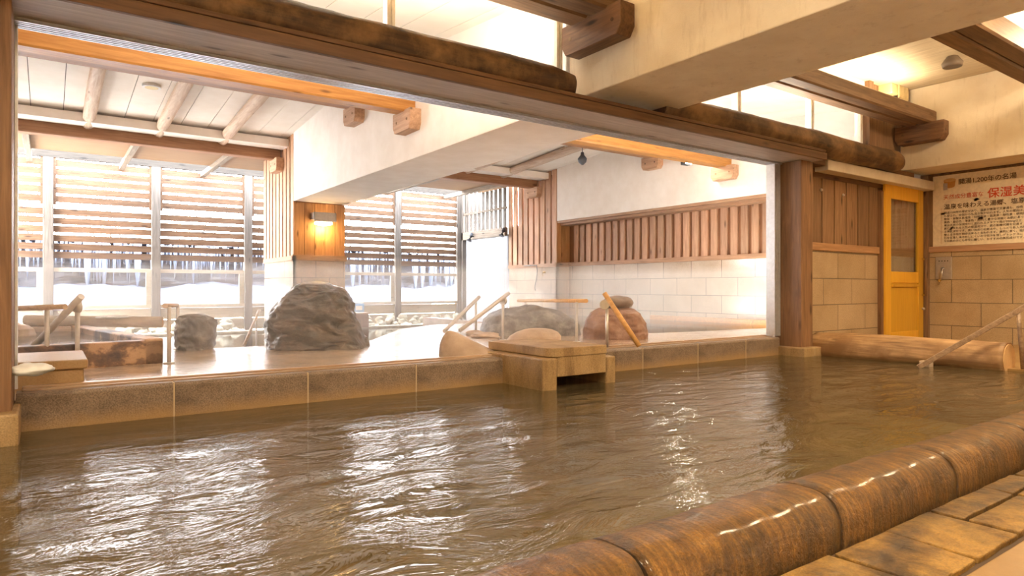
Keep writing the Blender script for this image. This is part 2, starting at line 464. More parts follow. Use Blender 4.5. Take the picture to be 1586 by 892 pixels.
M['ice'] = plain('ice', (0.10, 0.125, 0.18), 0.3)
M['bark'] = plain('bark', (0.16, 0.12, 0.10), 0.9)
M['paper'] = plain('poster_paper', (0.80, 0.68, 0.49), 0.5)
M['ink'] = plain('brown_ink', (0.10, 0.045, 0.018), 0.6)
M['red_ink'] = plain('red_ink', (0.62, 0.06, 0.02), 0.6)
M['pale_ring'] = plain('pale_ring', (0.74, 0.62, 0.45), 0.5)
M['tub'] = plain('tub_print', (0.55, 0.27, 0.08), 0.5)
M['grey_print'] = plain('grey_print', (0.42, 0.36, 0.34), 0.5)
M['lamp_body'] = plain('lamp_body', (0.16, 0.12, 0.09), 0.5)
M['plate'] = plain('brushed_plate', (0.46, 0.40, 0.35), 0.4, 0.4)
M['brass'] = plain('brass', (0.70, 0.48, 0.15), 0.3, 0.9)
M['blue'] = plain('blue_sign', (0.25, 0.46, 0.72), 0.5)
M['cream'] = plain('cream_plastic', (0.78, 0.62, 0.33), 0.5)
M['glow'] = plain('warm_bulb', (1, 0.8, 0.5), 0.5, 0, (1.0, 0.72, 0.36), 9.0)
M['glow2'] = plain('flood_lens', (1, 0.9, 0.7), 0.5, 0, (1.0, 0.90, 0.70), 160.0)
M['white'] = plain('white_enamel', (0.82, 0.80, 0.77), 0.4)
M['hose'] = plain('grey_hose', (0.2, 0.2, 0.22), 0.4)
M['black'] = plain('dark_metal', (0.07, 0.07, 0.08), 0.5, 0.3)
M['pool_water'] = water('pool_water', (0.80, 0.77, 0.62), 4.4, 0.6, 0.050, 0.28, (0.25, 0.20, 0.105))
M['out_water'] = water('bath_water', (0.80, 0.84, 0.82), 4.0, 0.25, 0.01, 0.4, (0.35, 0.36, 0.34))

# ------------------------------------------------------------------ mesh helpers
class MB:
    def __init__(self):
        self.bm = bmesh.new()
    def box(self, x0, x1, y0, y1, z0, z1):
        vs = [self.bm.verts.new(p) for p in ((x0, y0, z0), (x1, y0, z0), (x1, y1, z0), (x0, y1, z0),
                                             (x0, y0, z1), (x1, y0, z1), (x1, y1, z1), (x0, y1, z1))]
        for f in ((0, 3, 2, 1), (4, 5, 6, 7), (0, 1, 5, 4), (1, 2, 6, 5), (2, 3, 7, 6), (3, 0, 4, 7)):
            self.bm.faces.new([vs[i] for i in f])
        return self
    def prism(self, pts, axis, a0, a1):
        """pts 2-D outline; extruded along axis ('x','y','z') from a0 to a1"""
        def mk(p, a):
            return {'x': (a, p[0], p[1]), 'y': (p[0], a, p[1]), 'z': (p[0], p[1], a)}[axis]
        A = [self.bm.verts.new(mk(p, a0)) for p in pts]
        B = [self.bm.verts.new(mk(p, a1)) for p in pts]
        n = len(pts)
        self.bm.faces.new(A)
        self.bm.faces.new(B[::-1])
        for i in range(n):
            self.bm.faces.new((A[i], B[i], B[(i + 1) % n], A[(i + 1) % n]))
        return self
    def beam(self, p0, p1, w, h, up=(0, 0, 1)):
        p0, p1 = Vector(p0), Vector(p1)
        d = (p1 - p0).normalized()
        s = d.cross(Vector(up))
        s = s.normalized() if s.length > 1e-4 else Vector((1, 0, 0))
        u = s.cross(d).normalized()
        rings = []
        for p in (p0, p1):
            rings.append([self.bm.verts.new(p + s * a * w / 2 + u * b * h / 2) for a, b in ((-1, -1), (1, -1), (1, 1), (-1, 1))])
        A, B = rings
        self.bm.faces.new(A[::-1]); self.bm.faces.new(B)
        for i in range(4):
            self.bm.faces.new((A[i], A[(i + 1) % 4], B[(i + 1) % 4], B[i]))
        return self
    def tube(self, pts, r, n=16, wob=0.0, seed=0, cap=True, squash=1.0):
        pts = [Vector(p) for p in pts]
        if len(pts) == 2 and wob > 0:
            a, b = pts
            k = 40
            pts = [a.lerp(b, i / k) for i in range(k + 1)]
        rings = []
        for i, p in enumerate(pts):
            d = (pts[min(i + 1, len(pts) - 1)] - pts[max(i - 1, 0)]).normalized()
            ref = Vector((0, 0, 1)) if abs(d.z) < 0.9 else Vector((1, 0, 0))
            s = d.cross(ref).normalized()
            u = s.cross(d).normalized()
            rr = r[i] if isinstance(r, (list, tuple)) else r
            ring = []
            for j in range(n):
                a = 2 * math.pi * j / n
                q = rr
                if wob:
                    q += wob * noise.noise(Vector((p.x * 1.1 + seed, p.y * 1.1 + math.cos(a) * 1.3, p.z * 1.1 + math.sin(a) * 1.3)))
                    q += wob * 0.35 * noise.noise(Vector((p.x * 5 + seed, p.y * 5 + math.cos(a) * 4, p.z * 3 + math.sin(a) * 4)))
                ring.append(self.bm.verts.new(p + s * math.cos(a) * q + u * math.sin(a) * q * squash))
            rings.append(ring)
        for a, b in zip(rings, rings[1:]):
            for j in range(n):
                f = self.bm.faces.new((a[j], a[(j + 1) % n], b[(j + 1) % n], b[j]))
                f.smooth = True
        if cap:
            self.bm.faces.new(rings[0][::-1]); self.bm.faces.new(rings[-1])
        return self
    def ball(self, c, rx, ry, rz, wob=0.0, seed=0, nu=28, nv=18, freq=2.0):
        c = Vector(c)
        rows = []
        for i in range(1, nv):
            th = math.pi * i / nv
            row = []
            for j in range(nu):
                ph = 2 * math.pi * j / nu
                d = Vector((math.sin(th) * math.cos(ph), math.sin(th) * math.sin(ph), math.cos(th)))
                k = 1 + wob * noise.noise(d * freq + Vector((seed, seed * 2, 0))) + wob * 0.4 * noise.noise(d * freq * 3 + Vector((seed, 0, 0)))
                row.append(self.bm.verts.new(c + Vector((d.x * rx, d.y * ry, d.z * rz)) * k))
            rows.append(row)
        top = self.bm.verts.new(c + Vector((0, 0, rz))); bot = self.bm.verts.new(c - Vector((0, 0, rz)))
        for j in range(nu):
            f = self.bm.faces.new((top, rows[0][j], rows[0][(j + 1) % nu])); f.smooth = True
            f = self.bm.faces.new((rows[-1][(j + 1) % nu], rows[-1][j], bot)); f.smooth = True
        for a, b in zip(rows, rows[1:]):
            for j in range(nu):
                f = self.bm.faces.new((a[j], b[j], b[(j + 1) % nu], a[(j + 1) % nu])); f.smooth = True
        return self
    def quad(self, *ps):
        self.bm.faces.new([self.bm.verts.new(p) for p in ps])
        return self
    def build(self, name, mat, parent=None, bevel=0.0, seg=2, smooth=False):
        bm = self.bm
        bmesh.ops.recalc_face_normals(bm, faces=bm.faces)
        if bevel > 0:
            bmesh.ops.bevel(bm, geom=[e for e in bm.edges if e.is_manifold and e.calc_face_angle(0) > 0.5], offset=bevel, segments=seg, affect='EDGES', profile=0.5)
        if smooth:
            for f in bm.faces:
                f.smooth = True
        xs = [v.co for v in bm.verts]
        lo = Vector([min(v[i] for v in xs) for i in range(3)]); hi = Vector([max(v[i] for v in xs) for i in range(3)])
        org = Vector(((lo.x + hi.x) / 2, (lo.y + hi.y) / 2, lo.z))
        bmesh.ops.translate(bm, verts=bm.verts, vec=-org)
        me = bpy.data.meshes.new(name)
        bm.to_mesh(me); bm.free()
        me.materials.append(mat)
        o = bpy.data.objects.new(name, me)
        col.objects.link(o)
        if parent is not None:
            o.parent = parent
            o.location = org - wloc(parent)
        else:
            o.location = org
        return o

def wloc(o):
    p = o.location.copy()
    while o.parent:
        o = o.parent
        p += o.location
    return p

def tag(o, label=None, cat=None, group=None, kind=None):
    if label: o['label'] = label
    if cat: o['category'] = cat
    if group: o['group'] = group
    if kind: o['kind'] = kind
    return o
def empty(name, loc, label=None, cat=None, group=None, kind=None):
    o = bpy.data.objects.new(name, None)
    o.empty_display_size = 0.1
    o.location = loc
    col.objects.link(o)
    return tag(o, label, cat, group, kind)
def struct(o, label=None):
    o['kind'] = 'structure'
    if label: o['label'] = label
    return o
def copy_tree(o, parent=None):
    c = o.copy()
    col.objects.link(c)
    c.parent = parent
    for ch in [x for x in bpy.data.objects if x.parent == o]:
        copy_tree(ch, c)
    return c

# ================================================================== SETTING
YC = 4.83                                     # front face of the long stone sill between hall and open bath
ZC = 3.89                                     # hall ceiling
XB0, XB1, ZB = 4.14, 5.24, 2.67               # great plastered beam
# ---- floors
def flagstones():
    """irregular slate paving in front of the curb, laid in rows with staggered joints"""
    mb = MB()
    rnd = random.Random(4)
    x = -3.0
    y0, y1 = 0.985, 1.33
    k = 0
    while x < 8.0:
        w = rnd.uniform(0.34, 0.62)
        sk0, sk1 = rnd.uniform(-0.05, 0.05), rnd.uniform(-0.05, 0.05)
        g = 0.010
        split = rnd.random() < 0.35
        def poly(ax0, ax1, ya, yb, d0, d1):
            pts = []
            n = 5
            for i in range(n): pts.append((ax0 + (ax1 - ax0) * i / n + 0.0, ya + rnd.uniform(-0.004, 0.004)))
            for i in range(n): pts.append((ax1 + (d1) * i / n, ya + (yb - ya) * i / n))
            for i in range(n): pts.append((ax1 + d1 + (ax0 + d0 - ax1 - d1) * i / n, yb + rnd.uniform(-0.004, 0.004)))
            for i in range(n): pts.append((ax0 + d0 - d0 * i / n, yb + (ya - yb) * i / n))
            mb.prism(pts, 'z', -0.22, -0.16 + rnd.uniform(-0.004, 0.004))
        if split:
            ym = rnd.uniform(1.12, 1.20)
            poly(x + g, x + w - g, y0 + g, ym - g, -0.0, 0.0)
            poly(x + g, x + w - g, ym + g, y1, 0.0, sk1)
        else:
            poly(x + g, x + w - g, y0 + g, y1, 0.0, sk1)
        x += w
        k += 1
    return mb
fl = MB().box(-3.2, 8.1, -2.6, 1.37, -0.35, -0.185).build('floor', M['grout'])
struct(fl, 'dark joints under the flagstone floor beside the pool')
f2 = flagstones().build('flagstone_paving', M['flag'], fl, bevel=0.006)
MB().box(-3.2, 8.1, -2.6, 0.955, -0.19, -0.158).build('smooth_paving', M['smooth_floor'], fl, bevel=0.006)
struct(MB().box(8.06, 11.7, -2.6, 4.9, -0.7, 0.02).build('floor', M['smooth_floor']), 'ochre stone floor behind the log bench')
# ---- pool basin
pb = MB()
pb.box(-3.2, 8.1, 1.6, 5.0, -0.75, -0.62)
pbo = struct(pb.build('floor', M['pool_floor']), 'greenish ochre stone bottom of the indoor pool')
MB().box(-3.2, 8.08, 1.63, 2.32, -0.62, -0.34).build('pool_bench', M['pool_bench'], pbo, bevel=0.02)
MB().box(-3.2, 8.1, 4.845, 5.02, -0.75, 0.08).build('pool_side', M['pool_bench'], pbo)
MB().box(8.05, 8.2, 1.4, 4.9, -0.62, -0.02).build('pool_side', M['pool_bench'], pbo)
wt = MB().quad((-3.2, 1.50, 0), (8.06, 1.50, 0), (8.06, YC + 0.03, 0), (-3.2, YC + 0.03, 0)).build('pool_water', M['pool_water'])
tag(wt, 'rippled brown hot-spring water filling the indoor pool', 'water', kind='stuff')

# ---- hall shell
struct(MB().box(-3.2, 11.8, -2.8, 4.86, ZC, ZC + 0.12).build('ceiling', M['ceil_in']), 'warm lit plank ceiling of the hall')
struct(MB().box(-3.4, -3.2, -2.8, 5.2, -0.4, ZC).build('wall_left', M['plaster_in']))
struct(MB().box(-3.2, 11.8, -2.95, -2.8, -0.4, ZC).build('wall_front', M['plaster_in']))
# great beam, crossing hall and open bath, carried by the far pillar
struct(MB().box(XB0, XB1, -2.8, YC + 0.05, ZB, ZC).build('ceiling_beam', M['plaster_in'], bevel=0.012), 'broad plastered beam crossing the hall overhead')
# left part between hall and bath left of the post
struct(MB().box(-3.2, -0.43, 4.56, 4.95, -0.6, 2.45).build('wall_back_left', M['plaster_in']))

# right wall of hall: overhanging plaster, posters, tiles
XR = 11.6
XO = 10.8
wr = struct(MB().box(XR, XR + 0.2, -2.8, YC + 0.2, -0.4, ZC).build('wall_right', M['plaster_in']), 'right end wall of the hall')
MB().box(XO, XR + 0.02, -2.8, YC - 0.02, 2.665, ZC).build('plaster_upstand', M['plaster_in'], wr, bevel=0.01)
MB().box(XR - 0.03, XR + 0.01, -2.8, YC - 0.01, 0.02, 1.42).build('stone_tiling', M['tile_in_y'], wr)
MB().box(XR - 0.06, XR + 0.01, -2.8, YC - 0.01, 1.42, 1.51).build('dado_rail', M['trim_y'], wr, bevel=0.004)
MB().box(XR - 0.04, XR + 0.01, -2.8, YC - 0.01, 1.51, 2.70).build('board_panel', M['plank_in'], wr)
MB().box(XR - 0.08, XR + 0.01, -2.8, YC - 0.01, 2.655, 2.76).build('top_rail', M['lip'], wr)
MB().box(XR - 0.10, XR - 0.0, YC - 0.12, YC - 0.01, 0.02, 2.66).build('corner_board', M['plank_in'], wr, bevel=0.004)

# door wall
XP0, XP1 = 7.67, 7.93                         # the corner post
wd = struct(MB().box(XP1, XR + 0.1, YC + 0.04, YC + 0.2, -0.4, 2.62).build('wall_back', M['batten_back']), 'far wall of the hall beside the yellow door')
MB().box(XP1, 10.16, YC, YC + 0.05, 0.0, 1.36).build('stone_tiling', M['tile_in_x'], wd)
MB().box(XP1, 10.16, YC - 0.03, YC + 0.05, 1.36, 1.46).build('dado_rail', M['trim_x'], wd, bevel=0.004)
bp_ = MB()
x = XP1 + 0.03
while x < 10.05:
    bp_.box(x, min(x + 0.29, 10.12), YC - 0.005, YC + 0.05, 1.46, 2.36)
    x += 0.318
bp_.build('vertical_boards', M['plank_in'], wd, bevel=0.005)
bd_ = MB()
x = 10.24
while x < 11.3:
    bd_.box(x, min(x + 0.2, 11.32), YC + 0.0, YC + 0.05, 1.46, 2.36)
    x += 0.215
bd_.build('vertical_boards', M['batten'], wd, bevel=0.005)
MB().box(10.22, 11.32, YC - 0.0, YC + 0.05, 1.34, 1.46).build('dado_rail', M['trim_x'], wd, bevel=0.004)
MB().box(10.22, 11.32, YC, YC + 0.05, 0.0, 1.34).build('stone_tiling', M['tile_out_x'], wd)
MB().box(XP1, XR, YC - 0.02, YC + 0.06, 2.34, 2.46).build('top_rail', M['lip'], wd, bevel=0.004)
MB().box(XP1, 10.9, YC - 0.18, YC + 0.06, 2.46, 2.62).build('lintel', M['lip'], wd, bevel=0.006)
MB().box(XP1, XP1 + 0.22, YC - 0.10, YC + 0.06, 2.30, 2.60).build('lintel_block', M['post'], wd, bevel=0.006)
MB().box(10.12, 10.22, YC - 0.06, YC + 0.05, 0.0, 2.3).build('door_jamb', M['post'], wd, bevel=0.004)
MB().box(11.32, 11.56, YC - 0.04, YC + 0.05, 0.0, 2.4).build('door_jamb', M['trim_x'], wd, bevel=0.004)
wp = MB()
wp.box(9.86, 10.9, YC + 0.02, YC + 0.14, 2.62, ZC)
wp.build('upper_boards', M['plank_in'], wd)
MB().box(9.80, 9.92, YC - 0.04, YC + 0.1, 2.62, ZC).build('upper_post', M['post'], wd)

# yellow door (slides on the wall's face)
dx0, dx1 = 10.18, 11.42
yd = YC - 0.09
dr = MB()
dz0, dz1 = 0.04, 2.42
dr.box(dx0, dx0 + 0.17, yd, yd + 0.045, dz0, dz1)
dr.box(dx1 - 0.17, dx1, yd, yd + 0.045, dz0, dz1)
dr.box(dx0 + 0.17, dx1 - 0.17, yd, yd + 0.045, dz1 - 0.22, dz1)
dr.box(dx0 + 0.17, dx1 - 0.17, yd, yd + 0.045, 0.93, 1.10)
dr.box(dx0 + 0.17, dx1 - 0.17, yd, yd + 0.045, dz0, dz0 + 0.14)
door = struct(dr.build('door_1', M['yellow'], bevel=0.006), 'yellow sliding door with a tall glass pane')
pp = MB(); pp.box(dx0 + 0.16, dx1 - 0.16, yd + 0.014, yd + 0.03, dz0 + 0.1, 0.95)
pp.build('lower_panel', M['yellow'], door)
MB().box(dx0 + 0.2, dx1 - 0.2, yd - 0.012, yd + 0.01, 0.87, 0.905).build('panel_moulding', M['yellow'], door)
gp = MB().box(dx0 + 0.16, dx1 - 0.16, yd + 0.02, yd + 0.026, 1.08, dz1 - 0.2)
gp.build('glass_pane', M['glass'], door)
hd = MB(); hx = dx1 - 0.05
hd.tube([(hx, yd - 0.055, 0.72), (hx, yd - 0.055, 1.33)], 0.018, 12)
hb = hd.build('pull_handle', M['post'], door)
hb2 = MB(); hb2.tube([(hx, yd, 1.31), (hx, yd - 0.06, 1.31)], 0.012, 10); hb2.tube([(hx, yd, 0.74), (hx, yd - 0.06, 0.74)], 0.012, 10)
hb2.build('handle_mount', M['brass'], hb)
MB().ball((hx, yd - 0.02, 0.52), 0.022, 0.025, 0.022).build('lock_knob', M['steel'], door)
tc_ = MB().box(8.35, 11.5, YC - 0.22, YC - 0.03, 2.40, 2.54)
tag(tc_.build('door_track_cover', M['white_metal'], bevel=0.01), 'long off-white metal track cover above the yellow door', 'track cover')

# ---- header above the wide opening, and its track
hdr = struct(MB().box(-0.36, XP1, 4.42, 5.02, 2.452, 2.56).build('trim_1', M['header'], bevel=0.004), 'grey weathered header board over the wide opening')
MB().box(-0.36, XP1 - 0.01, 4.385, 4.425, 2.445, 2.53).build('front_lip', M['lip'], hdr, bevel=0.006)
MB().box(-0.36, XP1 - 0.01, 4.40, 4.46, 2.54, 2.575).build('upper_lip', M['lip'], hdr, bevel=0.006)
tr = MB()
tr.box(-0.36, XP0, 4.84, 4.985, 2.436, 2.452)
for yy in (4.846, 4.878, 4.912, 4.946, 4.978):
    tr.box(-0.36, XP0, yy - 0.006, yy + 0.006, 2.428, 2.44)
tko = tag(tr.build('sliding_door_track', M['alu']), 'grooved aluminium track under the header board', 'track')
gr = MB()
for yy in (4.862, 4.895, 4.929, 4.962):
    gr.box(-0.36, XP0, yy - 0.009, yy + 0.009, 2.432, 2.437)
gr.build('track_groove', M['alu_dark'], tko)
lt_ = MB()  # unseen boards, added to stop the bath uplights reflecting in the pool
lt_.box(-0.3, XP0 - 0.1, 5.02, 5.24, 2.585, 2.61)
lt_.box(-0.3, XP0 - 0.1, 5.22, 5.24, 2.61, 2.70)
lt_.build('added_lamp_shield', M['lip'], hdr)
# transom windows above the header
def transom(name, x0, x1, mulls, label):
    o = MB().box(x0, x1, 4.86, 4.93, 2.56, 2.64).build(name, M['white'])
    struct(o, label)
    f = MB(); f.box(x0, x1, 4.86, 4.93, ZC - 0.07, ZC)
    f.build('window_head', M['white'], o)
    for mx in mulls:
        m = MB()
        m.box(mx - 0.035, mx - 0.008, 4.855, 4.935, 2.64, ZC - 0.07)
        m.box(mx + 0.008, mx + 0.035, 4.855, 4.935, 2.64, ZC - 0.07)
        m.box(mx - 0.01, mx + 0.01, 4.87, 4.92, 2.64, ZC - 0.07)
        m.build('mullion', M['white'], o)
    MB().box(x0, x1, 4.892, 4.898, 2.64, ZC - 0.07).build('glass_pane', M['glass'], o)
transom('window_1', -0.36, XB0 - 0.02, (0.4, 2.25, 4.0), 'transom window left of the plastered beam')
transom('window_2', XB1 + 0.02, 9.86, (6.8, 8.4, 9.7), 'transom window right of the plastered beam')

# posts of the opening
pr = empty('corner_post', ((XP0 + XP1) / 2, 4.75, 0), 'square brown timber post at right end of the wide opening', 'post')
MB().box(XP0, XP1, 4.58, 4.95, 0.10, 2.452).build('shaft', M['post'], pr, bevel=0.008)
MB().box(XP0 - 0.10, XP1 + 0.03, 4.48, 5.0, -0.55, 0.11).build('stone_base', M['coping_warm'], pr, bevel=0.012)
pl = empty('corner_post', (-0.28, 4.7, 0), 'orange timber post at left edge beside the sill', 'post')
MB().box(-0.42, -0.165, 4.55, 4.95, 0.16, 2.452).build('shaft', M['post'], pl, bevel=0.008)
MB().box(-0.46, -0.13, 4.43, 4.98, -0.55, 0.17).build('stone_base', M['coping_warm'], pl, bevel=0.012)
# aluminium jambs
jr = MB()
for xx in (7.555, 7.60, 7.645):
    jr.box(xx - 0.018, xx + 0.018, 4.86, 4.985, 0.24, 2.44)
tag(jr.build('door_jamb_channel', M['alu'], bevel=0.002), 'silver aluminium channel beside the right timber post', 'door channel')
jl = MB().box(-0.165, -0.150, 4.94, 4.99, 0.24, 2.44)
tag(jl.build('door_jamb_channel', M['alu'], bevel=0.002), 'thin silver aluminium channel beside the left timber post', 'door channel')

# ================================================================== OPEN BATH ROOM
ZO = 2.65
YP = 13.65                                    # face of the far pillar
YF = 18.5                                     # slatted fence
XW = 11.15                                    # plaster face of right wall
bo = struct(MB().box(XB0, XB1, YC + 0.1, YP + 0.02, ZB - 0.02, 4.35).build('ceiling_beam', M['plaster_out'], bevel=0.008), 'white plastered beam of the open bath, running to the pillar')
# roof (ridge at y=10.2)
ridge = (10.2, H + 3.45)
def zroof(y):
    return H + 2.95 + (y - YC) * (0.50 / (10.2 - YC)) if y < 10.2 else H + 3.45 - (y - 10.2) * 0.070
rf = MB()
for ya, yb in ((5.0, 10.2), (10.2, 15.0)):
    x = -2.6
    while x < 11.3:
        w = 0.47
        za, zb = zroof(ya), zroof(yb)
        v = [(x + 0.005, ya, za), (x + w - 0.005, ya, za), (x + w - 0.005, yb, zb), (x + 0.005, yb, zb)]
        A = [rf.bm.verts.new(p) for p in v]
        B = [rf.bm.verts.new((p[0], p[1], p[2] + 0.02)) for p in v]
        rf.bm.faces.new(A); rf.bm.faces.new(B[::-1])
        for i in range(4):
            rf.bm.faces.new((A[i], B[i], B[(i + 1) % 4], A[(i + 1) % 4]))
        x += w
ro = struct(rf.build('ceiling', M['ceil']), 'pale panelled pitched ceiling over the open bath')
rb = MB()
rb.prism([(4.93, zroof(4.93) + 0.02), (10.2, zroof(10.2) + 0.03), (15.1, zroof(15.1) + 0.02), (15.1, zroof(15.1) + 0.2), (10.2, zroof(10.2) + 0.25), (4.93, zroof(4.93) + 0.2)], 'x', -2.7, 11.9)
rb.build('roof_backing', M['dark'], ro)
MB().box(-2.6, 11.15, 14.0, 14.4, H + 2.98, H + 3.14).build('ceiling_fascia', M['ceil'], ro)
# left wall of the bath (off picture)
struct(MB().box(-2.8, -2.6, 4.9, YP + 2, -0.6, 4.4).build('wall_left', M['plaster_out']), 'side wall of the open bath')
# right wall: plaster above, battens, tiles
wr2 = struct(MB().box(XR, XR + 0.3, YC + 0.2, YP + 2.2, -0.6, 4.5).build('wall_right', M['batten_back']), 'right wall of the open bath')
MB().box(XW, XR + 0.05, YC + 0.12, YP, ZO, 4.45).build('plaster_upstand', M['plaster_out'], wr2, bevel=0.008)
MB().box(XW + 0.02, XR, YC + 0.12, YP, ZO - 0.06, ZO).build('top_moulding', M['trim_y'], wr2)
MB().box(XW + 0.12, XR, YC + 0.12, YP, ZO - 0.12, ZO - 0.05).build('top_moulding', M['trim_y'], wr2)
bt = MB()
y = YC + 0.25
while y < YP - 0.2:
    bt.box(XR - 0.045, XR + 0.01, y, y + 0.165, 1.53, ZO - 0.1)
    y += 0.248
bt.build('vertical_battens', M['batten'], wr2, bevel=0.004)
MB().box(XR - 0.07, XR + 0.01, YC + 0.12, YP, 1.44, 1.54).build('dado_rail', M['trim_y'], wr2, bevel=0.004)
MB().box(XR - 0.03, XR + 0.01, YC + 0.12, YP, -0.3, 1.44).build('stone_tiling', M['tile_out_y'], wr2)
MB().box(XR - 0.16, XR - 0.02, YC + 0.3, 10.6, -0.05, 0.22).build('foot_board', M['purlin_out'], wr2, bevel=0.01)
# ---- far pillars with battened flank
def pillar(x0, x1, label, left_flank=True, full_front=True):
    p = struct(MB().box(x0 + 0.04, x1 - 0.04, YP + 0.05, YP + 2.25, -0.6, 4.3 if not full_front else ZB).build('pillar', M['batten_back']), label)
    f = MB()
    n = 5
    w = (x1 - x0) / n
    for i in range(n):
        f.box(x0 + i * w + 0.003, x0 + (i + 1) * w - 0.003, YP, YP + 0.06, 1.53, ZO - 0.02)
    f.build('front_planks', M['pillar_plank'], p, bevel=0.003)
    MB().box(x0 - 0.03, x1 + 0.03, YP - 0.03, YP + 0.06, 1.42, 1.54).build('front_rail', M['trim_x'], p, bevel=0.004)
    MB().box(x0, x1, YP, YP + 0.06, -0.5, 1.42).build('front_tiling', M['tile_out_x'], p)
    zt = zroof(YP) if True else ZO
    b = MB()
    y = YP + 0.02
    while y < YP + 2.1:
        b.box(x0 - 0.005, x0 + 0.045, y, y + 0.19, 1.5, H + 3.20 - (y - YP) * 0.05)
        y += 0.26
    b.build('flank_battens', M['batten'], p, bevel=0.004)
    MB().box(x0 - 0.03, x0 + 0.05, YP - 0.03, YP + 2.25, 1.42, 1.52).build('flank_rail', M['trim_y'], p, bevel=0.004)
    MB().box(x0, x0 + 0.05, YP, YP + 2.25, -0.5, 1.42).build('flank_tiling', M['tile_out_y'], p)
    return p
pillar(XB0, XB1, 'wood and tile clad pillar carrying the white beam')
pillar(XW, XR + 0.3, 'battened wall end at right of the slatted fence')

# ================================================================== TIMBERS
def corbel(x_face, side, y0, y1, z0, z1, w, mat, parent):
    """bracket block on a plaster face; bottom ends chamfered"""
    mb = MB()
    c = min(0.10, (z1 - z0) * 0.45)
    pts = [(y0, z1), (y0, z0 + c * 0.8), (y0 + c * 0.5, z0), (y1 - c * 0.5, z0), (y1, z0 + c * 0.8), (y1, z1)]
    xa, xb = (x_face - w, x_face + 0.005) if side < 0 else (x_face - 0.005, x_face + w)
    mb.prism(pts, 'x', xa, xb)
    o = mb.build('corbel', mat, parent, bevel=0.008)
    for py in (y0 + 0.1, y1 - 0.12):
        pg = MB()
        xx = xa if side < 0 else xb
        pg.tube([(xx - 0.006 if side < 0 else xx - 0.01, py, (z0 + z1) / 2), (xx + 0.01 if side < 0 else xx + 0.006, py, (z0 + z1) / 2)], 0.018, 10)
        pg.build('peg', M['log'], o)
    return o

def timber(name, x0, x1, yc, w, z0, z1, mat, label, corb=None, cmat=None, double=False, cat='beam'):
    e = empty(name, ((x0 + x1) / 2, yc, z0), label, cat)
    mb = MB()
    def sec(ya, yb):
        c = 0.02
        return [(ya, z0 + c), (ya + c, z0), (yb - c, z0), (yb, z0 + c), (yb, z1 - c), (yb - c, z1), (ya + c, z1), (ya, z1 - c)]
    if double:
        mb.prism(sec(yc - w / 2, yc - 0.008), 'x', x0, x1)
        mb.prism(sec(yc + 0.008, yc + w / 2), 'x', x0, x1)
    else:
        mb.prism(sec(yc - w / 2, yc + w / 2), 'x', x0, x1)
    mb.build('timber', mat, e)
    for (xf, side) in (corb or []):
        corbel(xf, side, yc - w / 2 - 0.16, yc + w / 2 + 0.12, z0 - 0.26, z0 + 0.02, 0.17, cmat, e)
    return e
# hall purlins
timber('purlin', -3.2, XB0 - 0.01, 4.42, 0.50, H + 2.44, H + 2.62, M['purlin_in'], 'double brown roof timber at top, left of the plastered beam', [(XB0, -1)], M['corbel_in'], True)
timber('purlin', XB1 + 0.01, XO - 0.01, 4.50, 0.40, H + 2.44, H + 2.64, M['purlin_in'], 'double roof timber under yellow ceiling, ending over the yellow door', [(XO, -1)], M['corbel_in'], True)
timber('purlin', XB1 + 0.01, XO - 0.01, 2.66, 0.42, H + 2.44, H + 2.68, M['purlin_in'], 'double roof timber at upper right, nearer the camera than the floodlight', [(XO, -1)], M['corbel_in'], True)
timber('purlin', XB1 + 0.01, XO - 0.01, 0.9, 0.42, H + 2.44, H + 2.68, M['purlin_in'], 'roof timber at the extreme upper right corner', None, None, True)
timber('purlin', -3.2, XB0 - 0.01, 2.2, 0.42, H + 2.44, H + 2.68, M['purlin_in'], 'roof timber overhead at left, near the camera', None, None, True)
# logs lying on the header
def biglog(x0, x1, y, z, r, seed, label):
    mb = MB()
    k = 60
    pts = [Vector((x0 + (x1 - x0) * i / k, y, z)) for i in range(k + 1)]
    rad = [r * (1 - 0.12 * max(0, (i - k + 2)) ** 1.0) if i > k - 2 else r for i in range(k + 1)]
    mb.tube(pts, rad, 28, 0.022, seed)
    return tag(mb.build('log_beam', M['log']), label, 'log')
biglog(-3.2, 3.88, 4.58, H + 1.83, 0.150, 3, 'large dark old log lying over the header, left of the plastered beam')
biglog(5.05, 10.25, 4.60, H + 1.85, 0.150, 9, 'large scarred old log over the header, ending above the yellow door')

# open bath purlins
timber('purlin', -2.6, XB0 - 0.01, 8.27, 0.26, H + 2.42, H + 2.72, M['purlin_out'], 'bright orange timber crossing the bath ceiling at left', [(XB0, -1)], M['corbel_out'])
timber('purlin', XB1 + 0.01, XW - 0.01, 8.27, 0.26, H + 2.42, H + 2.72, M['purlin_out'], 'bright orange timber crossing the bath ceiling, right of the white beam', [(XW, -1)], M['corbel_out'])
timber('purlin', -2.6, XB0 - 0.01, 10.2, 0.22, H + 2.92, H + 3.22, M['eave'], 'thin brown ridge timber behind the left orange timber', [(XB0, -1)], M['corbel_out'])
timber('purlin', XB1 + 0.01, XW - 0.01, 10.2, 0.22, H + 2.92, H + 3.22, M['eave'], 'thin brown ridge timber behind the right orange timber', [(XW, -1)], M['corbel_out'])
timber('eave_beam', -2.6, XB0 - 0.04, 14.6, 0.26, H + 2.78, H + 3.09, M['eave'], 'brown eave beam along the left bay of the bath ceiling', [(XB0, -1)], M['corbel_out'])
timber('eave_beam', XB1 + 0.04, XW - 0.04, 14.6, 0.26, H + 2.78, H + 3.09, M['eave'], 'brown eave beam right of the white beam', [(XW, -1)], M['corbel_out'])
